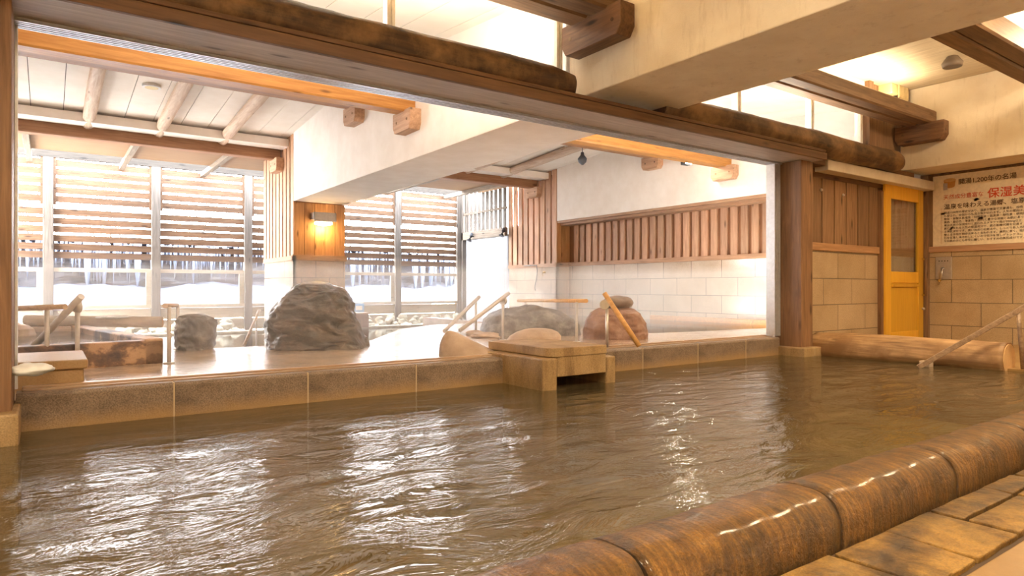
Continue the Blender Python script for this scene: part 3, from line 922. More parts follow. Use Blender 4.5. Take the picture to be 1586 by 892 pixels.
# round pole rafters
for i, (x, lab) in enumerate(((0.6, 'peeled round rafter pole, leftmost on the bath ceiling'), (1.77, 'peeled round rafter pole, second from left on the bath ceiling'),
                              (2.93, 'peeled round rafter pole nearest the left face of white beam'), (6.6, 'peeled rafter pole just right of the white beam'),
                              (7.7, 'peeled rafter pole second right of the white beam'), (8.85, 'peeled rafter pole second from right, near a ceiling downlight'), (9.95, 'peeled rafter pole nearest the right plaster wall'))):
    mb = MB()
    mb.tube([(x, 10.3, zroof(10.3) - 0.12), (x, 14.55, zroof(14.55) - 0.10)], 0.105, 18, 0.012, i * 3)
    o = tag(mb.build('rafter_pole', M['pole']), lab, 'rafter', 'round rafter poles of the bath ceiling')
for (x, y, lab) in ((1.38, 12.15, 'round white downlight on the left bath ceiling'), (10.0, 11.75, 'round white downlight between rafters right of white beam')):
    mb = MB()
    c = Vector((x, y, zroof(y) - 0.01))
    mb.tube([c + Vector((0, 0, 0.02)), c - Vector((0, 0, 0.03))], 0.14, 28)
    d = tag(mb.build('downlight', M['white'], bevel=0.008), lab, 'ceiling lamp')
    MB().tube([c - Vector((0, 0, 0.028)), c - Vector((0, 0, 0.034))], 0.10, 24).build('diffuser', M['cream'], d)

# ================================================================== SLATTED FENCE
zr = H + 3.03                                   # rail
def post_x(i): return 0.0 + 2.19 * i
fence = empty('slatted_fence', (4.0, YF, -0.6), 'tall fence of horizontal wooden slats between grey posts beyond the bath', 'fence')
MB().box(-2.6, 11.1, YF - 0.09, YF + 0.02, zr - 0.02, zr + 0.15).build('top_rail', M['rail_top'], fence, bevel=0.008)
for i in range(-1, 6):
    px = post_x(i)
    MB().box(px - 0.10, px + 0.10, YF - 0.11, YF + 0.09, -0.6, zr - 0.02).build('fence_post', M['grey_z'], fence, bevel=0.012)
for i in range(-1, 5):
    a, b = post_x(i) + 0.10, post_x(i + 1) - 0.10
    if i == 4: b = 11.0
    # upper short shutter of slats, standing proud
    s = MB()
    z = zr - 0.06
    for k in range(5):
        s.box(a + 0.05, b - 0.05, YF - 0.05, YF - 0.02, z - 0.150, z)
        z -= 0.208
    s.build('slat_panel', M['slat'], fence)
    s = MB()
    z -= 0.09
    k = 0
    while z - 0.15 > H + 0.60:
        t_ = random.Random(i * 20 + k).uniform(-0.008, 0.008)
        s.box(a, b, YF - 0.01, YF + 0.02, z - 0.150 + t_, z + t_)
        z -= 0.200
        k += 1
    s.build('slat_panel', M['slat'], fence)
    MB().box(a, a + 0.05, YF - 0.07, YF - 0.015, zr - 1.1, zr - 0.02).build('shutter_stile', M['slat'], fence)
    MB().box(b - 0.05, b, YF - 0.07, YF - 0.015, zr - 1.1, zr - 0.02).build('shutter_stile', M['slat'], fence)
    # open window band: mid bar, frame, sill
    s = MB()
    s.box(a, b, YF - 0.04, YF + 0.03, H + 0.38, H + 0.47)
    s.box(b - 0.12, b, YF - 0.05, YF + 0.03, H - 0.45, H + 0.38)
    s.build('window_bar', M['pale_x'], fence, bevel=0.004)
    MB().box(a, b, YF - 0.10, YF + 0.05, H - 0.50, H - 0.41).build('window_sill', M['pale_x'], fence, bevel=0.006)
    s = MB()
    s.box(a, b, YF - 0.04, YF + 0.03, H - 0.79, H - 0.51)
    s.box(a, b, YF - 0.035, YF + 0.03, H - 1.10, H - 0.80)
    s.build('lower_boards', M['pale_x'], fence, bevel=0.006)
    MB().box(a, b, YF + 0.0, YF + 0.006, H - 0.41, H + 0.38).build('glass_pane', M['glass'], fence)
# plank and corrugated side screen at right
side = empty('side_screen', (11.05, 17.2, -0.6), 'side screen of grey planks over corrugated sheet, right of slatted fence', 'screen')
s = MB()
y = YP + 2.3
while y < YF - 0.15:
    s.box(11.08, 11.11, y, y + 0.17, H + 1.75, H + 3.1)
    y += 0.235
s.build('vertical_planks', M['grey_z'], side)
s = MB(); s.box(11.04, 11.10, YP + 2.25, YF - 0.05, H + 2.35, H + 2.42); s.build('plank_rail', M['grey_y'], side)
MB().box(11.0, 11.12, YP + 2.25, YF - 0.05, H + 1.55, H + 1.80).build('middle_rail', M['grey_y'], side, bevel=0.006)
MB().box(11.0, 11.14, YP + 2.25, YF - 0.05, H + 3.08, H + 3.20).build('top_rail', M['grey_y'], side, bevel=0.006)
MB().box(11.0, 11.16, YF - 0.2, YF - 0.05, -0.6, H + 3.2).build('fence_post', M['grey_z'], side, bevel=0.008)
s = MB()
n = 150
ys = [YP + 2.25 + (YF - 0.15 - YP - 2.25) * i / n for i in range(n + 1)]
vs = [[s.bm.verts.new((11.12 + 0.016 * math.sin((yy) * 2 * math.pi / 0.125), yy, zz)) for yy in ys] for zz in (-0.6, H + 1.6)]
for i in range(n):
    f = s.bm.faces.new((vs[0][i], vs[0][i + 1], vs[1][i + 1], vs[1][i])); f.smooth = True
M['corr'] = bpy.data.materials.new('corrugated_plastic')
M['corr'].use_nodes = True
_t = M['corr'].node_tree
_b = _t.nodes['Principled BSDF']
_b.inputs['Base Color'].default_value = (0.10, 0.103, 0.112, 1)
_b.inputs['Roughness'].default_value = 0.4
_tl = N(_t, 'ShaderNodeBsdfTranslucent'); _tl.inputs[0].default_value = (0.75, 0.76, 0.8, 1)
_mx = N(_t, 'ShaderNodeMixShader'); _mx.inputs[0].default_value = 0.04
_t.links.new(_b.outputs[0], _mx.inputs[1]); _t.links.new(_tl.outputs[0], _mx.inputs[2])
_t.links.new(_mx.outputs[0], _t.nodes['Material Output'].inputs[0])
s.build('corrugated_sheet', M['corr'], side)
# lean-to roof: soffit, rafters, corrugated sheet
so = MB().box(-2.6, 11.1, 14.75, 17.3, H + 2.98, H + 3.02)
struct(so.build('ceiling', M['soffit']), 'orange plywood soffit beyond the eave beam')
lt = empty('lean_to_roof', (4.2, 17, H + 3.1), 'clear corrugated lean-to roof with short rafters above the slatted fence', 'roof')
for x in (-0.35, 1.45, 3.25, 6.6, 8.4, 10.4):
    MB().box(x - 0.055, x + 0.055, 14.76, YF - 0.10, H + 2.86, H + 2.975).build('rafter', M['grey_y'], lt, bevel=0.005)
s = MB()
n = 640
xs = [-2.6 + 13.9 * i / n for i in range(n + 1)]
vs = [[s.bm.verts.new((xx, yy, H + 3.23 + 0.018 * math.sin(xx * 2 * math.pi / 0.13))) for xx in xs] for yy in (14.9, YF + 0.25)]
for i in range(n):
    f = s.bm.faces.new((vs[0][i], vs[0][i + 1], vs[1][i + 1], vs[1][i])); f.smooth = True
s.build('corrugated_sheet', M['poly'], lt)

# ================================================================== BATH FLOOR, WATER, SILL
deck_pts = [(-2.6, 5.22), (-2.6, 9.9), (1.4, 9.9), (1.4, 7.75), (3.3, 7.75), (4.6, 9.6), (5.6, 10.4), (7.2, 10.4), (7.2, 6.6), (11.5, 6.2), (11.5, 5.0), (7.2, 5.0), (-0.13, 5.0), (-0.13, 5.22)]
dk = MB().prism(deck_pts, 'z', -0.6, 0.19)
dko = struct(dk.build('floor', M['deck'], bevel=0.01), 'wet brown slate deck of the open bath')
ow = MB().quad((-2.6, 7.6, -0.30), (11.1, 7.6, -0.30), (11.1, YF - 0.25, -0.30), (-2.6, YF - 0.25, -0.30)).build('bath_water', M['out_water'])
tag(ow, 'bright glaring water of the outer bath before the slatted fence', 'water', kind='stuff')
rw = MB().quad((7.2, 6.2, 0.12), (11.45, 6.2, 0.12), (11.45, 13.6, 0.12), (7.2, 13.6, 0.12)).build('bath_water', M['out_water'])
tag(rw, 'steaming water of the right bath under the tiled wall', 'water', kind='stuff')
struct(MB().box(7.1, 7.25, 10.4, 13.6, -0.6, 0.17).build('floor', M['deck']), 'stone rim of the right bath')
struct(MB().box(-2.8, 11.6, 7.3, YF + 0.1, -0.75, -0.6).build('floor', M['deck']), 'bottom of the outer bath')

def coping_block(x0, x1):
    mb = MB()
    mb.prism([(YC, -0.60), (YC, 0.205), (YC + 0.015, 0.225), (5.00, 0.225), (5.00, -0.60)], 'x', x0 + 0.0015, x1 - 0.0015)
    return mb.build('coping_stone', M['coping'], bevel=0.006)
names = ['nearest the left timber post', 'second from the left timber post', 'third from the left timber post', 'fourth from left, ending at the overflow box',
         'first right of the overflow box', 'second right of the overflow box', 'third right of the overflow box', 'last before the right timber post']
edges = [(-0.16, 0.68), (0.68, 1.57), (1.57, 2.46), (2.46, 3.33), (4.18, 5.11), (5.11, 6.0), (6.0, 6.89), (6.89, 7.60)]
for (a, b), nm in zip(edges, names):
    cb_ = coping_block(a, b)
    if b not in (3.33, 7.60):
        MB().box(b - 0.005, b + 0.005, YC + 0.0015 - 0.003, 4.99, -0.5, 0.222).build('mortar_joint', M['mortar'], cb_)
    tag(cb_, 'granite coping stone of the pool sill, ' + nm, 'coping stone', 'coping stones of the pool sill')
# threshold behind the coping
th = MB()
th.box(-0.13, 7.6, 5.0, 5.06, 0.19, 0.245)
th.box(-0.13, 7.6, 4.93, 4.96, 0.22, 0.235)
tag(th.build('threshold_sill', M['thresh'], bevel=0.004), 'thin brown threshold strip running along the back of the sill', 'threshold')
cw = MB().quad((-0.13, 5.06, 0.197), (3.4, 5.06, 0.197), (3.4, 5.42, 0.197), (-0.13, 5.42, 0.197)).build('channel_water', M['out_water'])
tag(cw, 'thin film of shining water behind the left sill', 'water', kind='stuff')

# overflow box bridging the sill
ob = empty('overflow_box', (3.82, 4.6, 0), 'square stone overflow box jutting from the sill into the pool', 'stone box')
MB().box(3.32, 3.475, 4.25, 5.12, -0.55, 0.262).build('side_slab', M['coping_warm'], ob, bevel=0.012)
MB().box(4.07, 4.19, 4.29, 5.12, -0.55, 0.235).build('side_slab', M['coping_warm'], ob, bevel=0.012)
tq = MB()
arc = [(3.46 + 0.09 - 0.09 * math.cos(k * math.pi / 12), 4.27 + 0.09 - 0.09 * math.sin(k * math.pi / 12)) for k in range(7)]
tq.prism(arc + [(4.05, 4.27), (4.05, 5.2), (3.46, 5.2)], 'z', 0.10, 0.31)
tq.build('trough', M['coping_warm'], ob, bevel=0.006)
tq = MB()
arc = [(3.42 + 0.11 - 0.11 * math.cos(k * math.pi / 12), 4.262 + 0.11 - 0.11 * math.sin(k * math.pi / 12)) for k in range(7)]
tq.prism(arc + [(4.053, 4.262), (4.053, 5.22), (3.42, 5.22)], 'z', 0.268, 0.345)
tq.build('cap_slab', M['coping_warm'], ob, bevel=0.006)
# left stone block behind the sill
sb = empty('stone_step', (-0.1, 5.1, 0.2), 'low stone block with flat cap beside the left timber post', 'stone block')
MB().box(-0.6, 0.19, 5.06, 5.75, 0.19, 0.33).build('block', M['coping'], sb, bevel=0.01)
MB().box(-0.62, 0.21, 5.04, 5.8, 0.33, 0.39).build('cap_slab', M['coping'], sb, bevel=0.01)
p = at_z(48, 572, 0.39)
sn = MB().ball((p.x, p.y + 0.05, 0.385), 0.11, 0.10, 0.035, 0.2, 3)
tag(sn.build('snow_patch', M['snow_bit']), 'small white patch of snow lying on the stone block', 'snow')

# curb stones along the near edge
def curb_stone():
    mb = MB()
    L = 1.08
    nx, na = 26, 26
    rings = []
    for i in range(nx + 1):
        x = 0.006 + (L - 0.012) * i / nx
        ring = []
        e = 0.985 if i in (0, nx) else 1.0
        for j in range(na + 1):
            a = math.pi * (1.0 - j / na * 1.0) 
            cy_, cz_ = 1.525, -0.135
            ry, rz_ = 0.172 * e, 0.165 * e
            wob = 0.006 * noise.noise(Vector((x * 9, a * 1.5, 2)))
            sx = math.copysign(abs(math.cos(a)) ** 0.72, math.cos(a))
            sz = abs(math.sin(a)) ** 0.8
            ring.append(mb.bm.verts.new((x, cy_ + (ry + wob) * sx, cz_ + (rz_ + wob) * sz)))
        ring.append(mb.bm.verts.new((x, 1.70, -0.62)))
        ring.append(mb.bm.verts.new((x, 1.353, -0.62)))
        rings.append(ring)
    n = len(rings[0])
    for a, b in zip(rings, rings[1:]):
        for j in range(n):
            f = mb.bm.faces.new((a[j], b[j], b[(j + 1) % n], a[(j + 1) % n])); f.smooth = True
    mb.bm.faces.new(rings[0]); mb.bm.faces.new(rings[-1][::-1])
    return mb.build('curb_stone', M['curb'])
c0 = curb_stone()
cx0 = c0.location.x
labs = {1: 'rounded wet curb stone at the bottom edge, nearest the camera', 2: 'rounded wet curb stone, second up from the bottom edge of the pool rim',
        3: 'rounded wet curb stone, middle of the pool rim', 4: 'rounded wet curb stone cut by the right picture edge'}
for k in range(-3, 7):
    o = c0 if k == -3 else c0.copy()
    if k != -3: col.objects.link(o)
    o.location = (1.48 + (k - 1) * 1.08 - 0.0 + 0.54, c0.location.y, c0.location.z)
    tag(o, labs.get(k + 0, 'rounded mineral-stained curb stone of the near pool rim outside the picture'), 'curb stone', 'rounded curb stones of the near pool rim')

# ================================================================== LOG BENCH, RAILS
def disc_rail(name, label, bars, posts, mat_bar, mat_post=None, bar_r=0.025, disc=None, flat=False):
    mat_post = mat_post or M['steel']
    base = posts[0][0]
    e = empty(name, base, label, 'handrail')
    for (a, b) in bars:
        mb = MB()
        if flat: mb.beam(a, b, bar_r * 2.0, bar_r * 2.2)
        else: mb.tube([a, b], bar_r, 14)
        mb.build('rail_bar', mat_bar, e, bevel=0.006 if flat else 0)
    for (a, b) in posts:
        MB().tube([a, b], 0.017 if not flat else 0.02, 12).build('rail_post', mat_post, e)
        MB().tube([Vector(a), Vector(a) + Vector((0, 0, 0.012))], 0.045, 16).build('base_plate', mat_post, e)
    if disc:
        c, ax = Vector(disc[0]), Vector(disc[1]).normalized()
        MB().tube([c - ax * 0.02, c + ax * 0.02], 0.05, 20).build('joint_disc', mat_post, e)
    return e

lb = MB()
k = 40
pts = [Vector((8.12, 4.66 - (4.66 - 2.56) * i / k, 0.105)) for i in range(k + 1)]
lb.tube(pts, 0.185, 26, 0.028, 5, squash=0.95)
lbo = tag(lb.build('log_bench', M['bench_log']), 'long split log lying along the right end of the pool', 'log')
ce = MB(); ce.tube([(8.12, 2.561, 0.105), (8.12, 2.552, 0.105)], 0.165, 26); ce.build('cut_end', M['cutwood'], lbo)
# right handrail in the pool
a = at_z(1422, 569, 0.0); b = Vector((8.62, 2.43, 0.86))
tp = at_d(1600, 468, 6.55)
hr = disc_rail('pool_handrail', 'sloping wooden handrail rising out of the water beside the log bench',
               [(a, tp)], [(Vector((8.13, 2.44, 0.0)), at_x(1577, 482, 8.13))], M['rail_dark'], M['rail_dark'], 0.023, None, True)
MB().box(a.x + 0.12, a.x + 0.22, a.y - 0.06, a.y + 0.04, -0.1, 0.06).build('foot_block', M['rail_wood'], hr, bevel=0.004)

def up(u, v0, v1, z=0.19):
    """post standing at picture column u, foot at row v0, head at row v1"""
    f = at_z(u, v0, z)
    d = (f - Vector((0, 0, H))).dot(FWD)
    return f, Vector((f.x, f.y, at_d(u, v1, d).z))
# left rails
f1, t1 = up(120, 573, 480)
lo_ = at_d(48, 541, 5.45)
hi_ = at_d(126, 459, 5.2)
disc_rail('bath_handrail', 'thick sloping grey handrail in steam at left, rising to upper right', [(lo_, hi_)], [(f1, t1)], M['rail_grey'], M['rail_grey'], 0.027, (t1 + Vector((0, 0, 0.03)), (1, 0.3, 0)))
f2_, t2 = up(73, 575, 482)
disc_rail('bath_handrail', 'level wooden handrail at far left on a single steel post', [(at_d(8, 478, 5.3), at_d(101, 475, 5.1))], [(f2_, t2 + Vector((0, 0, 0.03)))], M['rail_wood'], M['rail_grey'], 0.022)
f3, t3 = up(262, 563, 475)
f4, t4 = up(275, 541, 474)
e_ = disc_rail('bath_handrail', 'pair of thin posts with short end-on rail right of the stained basin', [(t3 + Vector((-0.04, -0.06, 0.01)), t4 + Vector((0, 0.05, 0.01)))], [(f3, t3), (f4, t4)], M['rail_wood'], M['rail_grey'], 0.022)
f5, t5 = up(397, 537, 497, -0.3)
disc_rail('bath_handrail', 'small slanting rail in the outer bath left of the dark boulder', [(at_d(378, 535, 12.6), at_d(402, 480, 13.0))], [(f5, t5)], M['rail_wood'], M['rail_grey'], 0.03)
# centre rails
f6, t6 = up(779, 527, 468)
disc_rail('bath_handrail', 'sloping grey handrail behind the pale wedge rock, nearer of the two', [(at_d(712, 512, 7.6), at_d(788, 454, 8.15))], [(f6, t6)], M['rail_grey'], M['rail_grey'], 0.024, (t6 + Vector((0, 0, 0.02)), (1, 0.3, 0)))
f7, t7 = up(737, 515, 468)
disc_rail('bath_handrail', 'sloping grey handrail behind the pale wedge rock, farther of the two', [(at_d(688, 513, 8.6), at_d(742, 460, 9.5))], [(f7, t7)], M['rail_grey'], M['rail_grey'], 0.026)
f8, t8 = up(893, 530, 468)
f9, t9 = up(815, 512, 468)
disc_rail('bath_handrail', 'level golden handrail on two steel posts in front of the grey boulder', [(t8 + Vector((-0.02, -0.2, 0.02)), t9 + Vector((0.03, 0.25, 0.02)))], [(f8, t8), (f9, t9)], M['rail_gold'], M['rail_grey'], 0.024)
f10, t10 = up(940, 544, 476)
disc_rail('bath_handrail', 'golden handrail sloping down to the right in front of the red boulder', [(at_d(936, 454, 6.75), at_d(990, 536, 6.55))], [(f10, t10)], M['rail_gold'], M['steel'], 0.026, (t10 + Vector((-0.03, 0, 0.03)), (-0.8, -0.6, 0)))

# ================================================================== ROCKS
def rock(name, prof, d, zb, depth, mat, label, seed=0, rough=0.05, nu=110, cat='rock', freq=2.2):
    """prof: rows (v, u_left, u_right) read top to bottom off the picture at distance d -> a real boulder of that width"""
    k = d / F
    vb = prof[-1][0]
    uc = sum((p[1] + p[2]) / 2 for p in prof[-2:]) / 2
    base = at_d(uc, 446, d); base.z = zb
    rows = [((vb - v) * k, (ul - uc) * k, (ur - uc) * k) for v, ul, ur in prof]
    # resample
    fine = []
    for a, b in zip(rows, rows[1:]):
        for i in range(7):
            s = i / 7
            fine.append([a[j] + (b[j] - a[j]) * s for j in range(3)])
    fine.append(list(rows[-1]))
    fine.append([-0.06, rows[-1][1] * 0.98, rows[-1][2] * 0.98])
    mb = MB()
    rings = []
    wmax = max(f[2] - f[1] for f in fine)
    for (z, xl, xr) in fine:
        ring = []
        c = (xl + xr) / 2; hw = max((xr - xl) / 2, 0.01)
        hd = depth / 2 * (hw * 2 / wmax) ** 0.8
        for j in range(nu):
            a = 2 * math.pi * j / nu
            ca, sa = math.cos(a), math.sin(a)
            pw = 0.85
            px = c + hw * math.copysign(abs(ca) ** pw, ca)
            py = hd * math.copysign(abs(sa) ** pw, sa)
            q = Vector((px * freq + seed, py * freq, z * freq * 1.4))
            nn = 0.7 * noise.noise(q) + 0.8 * (0.35 - abs(noise.noise(q * 1.9))) + 0.5 * (0.3 - abs(noise.noise(q * 4.3))) + 0.2 * noise.noise(q * 9)
            m = 1 + rough * nn / max(hw, 0.12) * 0.5
            side = 0.35 + 0.65 * abs(sa)
            m = 1 + (m - 1) * side
            p = base + RGT * (c + (px - c) * m) + FWD * (py * m)
            p.z = zb + z + rough * 0.35 * noise.noise(q * 1.5) * (1 if z > 0.02 else 0)
            ring.append(mb.bm.verts.new(p))
        rings.append(ring)
    for a, b in zip(rings, rings[1:]):
        for j in range(nu):
            f = mb.bm.faces.new((a[j], a[(j + 1) % nu], b[(j + 1) % nu], b[j])); f.smooth = True
    mb.bm.faces.new(rings[0]); mb.bm.faces.new(rings[-1][::-1])
    o = mb.build(name, mat)
    return tag(o, label, cat)
rock('boulder', [(437, 478, 502), (439, 470, 508), (443, 462, 516), (450, 455, 524), (458, 446, 531), (468, 436, 538), (480, 425, 543), (492, 419, 547), (505, 416, 553), (520, 415, 561), (532, 416, 570), (541, 418, 572)],
     7.35, 0.18, 0.9, M['rock_dark'], 'great dark brown boulder on the deck before the pillar', 3, 0.24)
rock('boulder', [(484, 292, 312), (487, 285, 320), (493, 281, 327), (505, 279, 331), (520, 280, 332), (532, 280, 328), (541, 281, 326)],
     7.1, 0.18, 0.4, M['rock_grey'], 'smaller jagged grey boulder left of the dark boulder', 12, 0.16)
rock('boulder', [(510, 693, 700), (513, 690, 708), (519, 686, 720), (527, 683, 735), (535, 681, 752), (543, 680, 768), (549, 680, 780), (554, 681, 786)],
     6.2, 0.18, 0.45, M['rock_tan'], 'pale wedge-shaped rock beside the sill, left of the overflow box', 22, 0.025)
rock('boulder', [(506, 822, 845), (508, 812, 855), (512, 800, 864), (518, 790, 869), (525, 784, 869), (531, 783, 865)],
     7.8, 0.18, 0.4, M['rock_tan'], 'low oval tan stone behind the overflow box', 32, 0.02)
rock('boulder', [(475, 812, 832), (478, 800, 848), (482, 775, 860), (488, 757, 876), (496, 748, 888), (506, 745, 896), (519, 744, 898)],
     9.4, 0.18, 0.9, M['rock_grey'], 'long rough grey boulder against the far right tiled wall', 43, 0.13)
rock('boulder', [(477, 940, 968), (480, 928, 980), (487, 915, 991), (497, 907, 998), (512, 903, 1002), (526, 905, 1002)],
     8.7, 0.18, 0.8, M['rock_red'], 'reddish rounded boulder under the tiled wall, with a stone on top', 53, 0.13)
c = at_d(957, 469, 8.65)
cp = MB().ball(c, 0.23, 0.17, 0.095, 0.12, 5)
tag(cp.build('cap_stone', M['rock_brown']), 'smooth oval brown stone resting on the reddish boulder', 'rock')
for (u, v, w, lab) in ((752, 522, 0.2, 'small flat slab stone right of the wedge rock'), (735, 519, 0.13, 'flat stone sliver behind the wedge rock')):
    c = at_z(u, v, 0.19)
    tag(MB().ball((c.x, c.y, 0.21), w, w * 0.8, 0.05, 0.2, u).build('flat_stone', M['rock_tan']), lab, 'rock')

# stained basin at left
bs = empty('stained_basin', (0, 6.6, 0.19), 'low square bath basin with dark mineral-stained wall at left', 'basin')
a = at_z(-30, 583, 0.19); b = at_z(253, 562, 0.19)
d1 = (b - a).normalized(); nrm = Vector((-d1.y, d1.x, 0))
def bl(p, q, w, z0, z1, off=0):
    mb = MB()
    pts = [p, q, q + nrm * w, p + nrm * w]
    mb.prism([(t.x, t.y) for t in pts], 'z', z0, z1)
    return mb
bl(a, b, 0.16, 0.17, 0.395).build('front_wall', M['stained'], bs, bevel=0.012)
e2 = b - d1 * 0.17
mb = MB(); pts = [b, b + nrm * 1.0, e2 + nrm * 1.0, e2 + nrm * 0.17, e2 + nrm * 0.15]
mb.prism([((b - d1 * 0.15).x, (b - d1 * 0.15).y) , (b.x, b.y), ((b + nrm * 2.9).x, (b + nrm * 2.9).y), ((b + nrm * 2.9 - d1 * 0.15).x, (b + nrm * 2.9 - d1 * 0.15).y)], 'z', 0.17, 0.41)
mb.build('side_wall', M['stained'], bs, bevel=0.012)
bl(a + nrm * 3.25, b + nrm * 2.75, 0.3, 0.17, 0.402).build('rear_wall', M['rock_tan'], bs, bevel=0.03)
wq = MB(); w_ = [a + nrm * 0.1, b + nrm * 0.1 - d1 * 0.1, b + nrm * 2.8 - d1 * 0.1, a + nrm * 3.3]
wq.quad(*[(p.x, p.y, 0.345) for p in w_]); 
wo = wq.build('basin_water', M['out_water'])
tag(wo, 'steaming water inside the stained basin', 'water', kind='stuff')
l0 = at_d(38, 497, 7.6); l1 = at_d(252, 499, 8.1)
fl_ = MB().tube([l0, l1], 0.068, 18, 0.008, 2)
flo = tag(fl_.build('floating_log', M['far_log']), 'pale round log lying along the far edge of the stained basin', 'log')
MB().tube([l1, l1 + (l1 - l0).normalized() * 0.006], 0.058, 18).build('cut_end', M['cutwood'], flo)
s0 = at_d(178, 491, 7.9)
tag(MB().ball(s0, 0.20, 0.08, 0.02, 0.2, 8).build('snow_patch', M['snow_bit']), 'thin strip of snow on the pale round log', 'snow')
rock('boulder', [(494, -10, 25), (498, -14, 40), (505, -16, 48), (513, -18, 50)], 6.9, 0.36, 0.3, M['rock_tan'], 'low tan rock behind the basin beside left timber post', 71, 0.05)

# rubble edge stones under the fence
rnd = random.Random(3)
protos = []
for k in range(4):
    o = MB().ball((0, 0, 0), 0.14, 0.12, 0.09, 0.35, k * 5 + 1, 16, 10).build('edge_stone', M['rubble'])
    o.location = (0, 0, 0)
    protos.append(o)
used = set()
cnt = 0
for row in range(4):
    x = 0.2
    while x < 10.9:
        if 4.0 < x < 5.4:
            x = 5.4; continue
        k = rnd.randrange(4)
        if k in used:
            o = protos[k].copy(); col.objects.link(o)
        else:
            o = protos[k]; used.add(k)
        o.location = (x + rnd.uniform(-.03, .03), YF - 0.22 - 0.13 * row + rnd.uniform(-.03, .03), -0.17 - 0.085 * row)
        o.rotation_euler = (rnd.uniform(-.3, .3), rnd.uniform(-.3, .3), rnd.uniform(0, 3))
        sc = rnd.uniform(0.85, 1.3)
        o.scale = (sc, sc, sc)
        tag(o, 'mossy rounded edge stone in the rubble row below the slatted fence', 'stone', 'rubble stones below the slatted fence')
        x += 0.36 * sc
        cnt += 1
sf = MB().box(-2.6, 11.0, YF - 0.85, YF - 0.62, -0.6, -0.24)
struct(sf.build('trim_2', M['rubble'], bevel=0.03), 'flat stone rim of the outer bath')

# ================================================================== SNOWY HILLSIDE
def grid_mesh(x0, x1, y0, y1, nx, ny, zf):
    mb = MB()
    g = [[mb.bm.verts.new((x0 + (x1 - x0) * i / nx, y0 + (y1 - y0) * j / ny, zf(x0 + (x1 - x0) * i / nx, y0 + (y1 - y0) * j / ny))) for i in range(nx + 1)] for j in range(ny + 1)]
    for j in range(ny):
        for i in range(nx):
            f = mb.bm.faces.new((g[j][i], g[j][i + 1], g[j + 1][i + 1], g[j + 1][i])); f.smooth = True
    return mb
def zs(x, y):
    t = (y - 18.7) / 5.3
    base = 0.25 + 0.65 * t
    return base + 0.22 * noise.noise(Vector((x * 0.5, y * 0.5, 0))) + 0.12 * noise.noise(Vector((x * 1.6, y * 1.6, 3))) + 0.55 * max(0, noise.noise(Vector((x * 0.33 + 4, 0, 0)))) * t
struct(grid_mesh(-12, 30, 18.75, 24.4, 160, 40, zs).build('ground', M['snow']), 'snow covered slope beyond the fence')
def zc(x, y): return 0
cl = MB()
nx, nz = 200, 26
g = [[cl.bm.verts.new((-14 + 48 * i / nx, 24.0 + 0.02 * j + 0.35 * noise.noise(Vector((i * 0.25, j * 0.25, 1))) - 0.25 * abs(noise.noise(Vector((i * 0.5, j * 0.12, 7)))), 0.3 + 2.0 * j / nz)) for i in range(nx + 1)] for j in range(nz + 1)]
for j in range(nz):
    for i in range(nx):
        cl.bm.faces.new((g[j][i], g[j][i + 1], g[j + 1][i + 1], g[j + 1][i]))
tag(cl.build('rock_cliff', M['cliff']), 'dark low rock cliff hung with icicles behind the fence', 'cliff')
ic = MB()
rnd = random.Random(11)
for k in range(520):
    x = rnd.uniform(-6, 22)
    ln = rnd.uniform(0.25, 1.25) * (0.6 + 0.6 * abs(math.sin(x * 1.1)))
    r0 = rnd.uniform(0.02, 0.07)
    if rnd.random() < 0.05:
        r0, ln = 0.13, 1.6
    y = 23.62 + rnd.uniform(-0.1, 0.15)
    zt = 2.25 + rnd.uniform(-0.1, 0.05)
    ic.tube([(x, y, zt), (x, y, zt - ln * 0.5), (x, y, zt - ln)], [r0, r0 * 0.75, 0.005], 6)
tag(ic.build('icicle_curtain', M['ice']), 'curtain of blue-white icicles hanging along the cliff', 'icicles', kind='stuff')
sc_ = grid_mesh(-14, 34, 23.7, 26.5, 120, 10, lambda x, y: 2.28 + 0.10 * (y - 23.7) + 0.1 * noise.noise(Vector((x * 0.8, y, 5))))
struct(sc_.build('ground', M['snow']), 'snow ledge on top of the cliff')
# bare shrubs
def shrub(x, y, z, h, seed, label):
    rnd = random.Random(seed)
    mb = MB()
    def branch(p, d, l, r, lev):
        q = p + d * l
        mb.tube([p, q], [r, r * 0.6], 5)
        if lev == 0: return
        for _ in range(4):
            nd = (d + Vector((rnd.uniform(-.8, .8), rnd.uniform(-.5, .5), rnd.uniform(-.3, .5)))).normalized()
            branch(p.lerp(q, rnd.uniform(0.4, 1)), nd, l * rnd.uniform(0.5, 0.8), r * 0.5, lev - 1)
    for k in range(5):
        branch(Vector((x + rnd.uniform(-.5, .5), y, z)), Vector((rnd.uniform(-.5, .5), rnd.uniform(-.3, .3), 1)).normalized(), h * 0.42, 0.022, 3)
    return tag(mb.build('bare_shrub', M['bark']), label, 'shrub', 'bare shrubs beyond the fence')
pos = ['leftmost, behind the first fence post', 'behind the wide left slatted panel', 'behind the second fence post from left', 'behind the third slatted panel', 'behind the pillar with the lamp', 'right of the lamp pillar', 'behind the rightmost slatted panel']
for k, x in enumerate((-0.5, 1.8, 4.2, 6.6, 9.4, 12.6, 16.0)):
    shrub(x, 25.2, 2.3, 3.6, 30 + k, 'leafless twiggy shrub on the snow ledge, ' + pos[k])

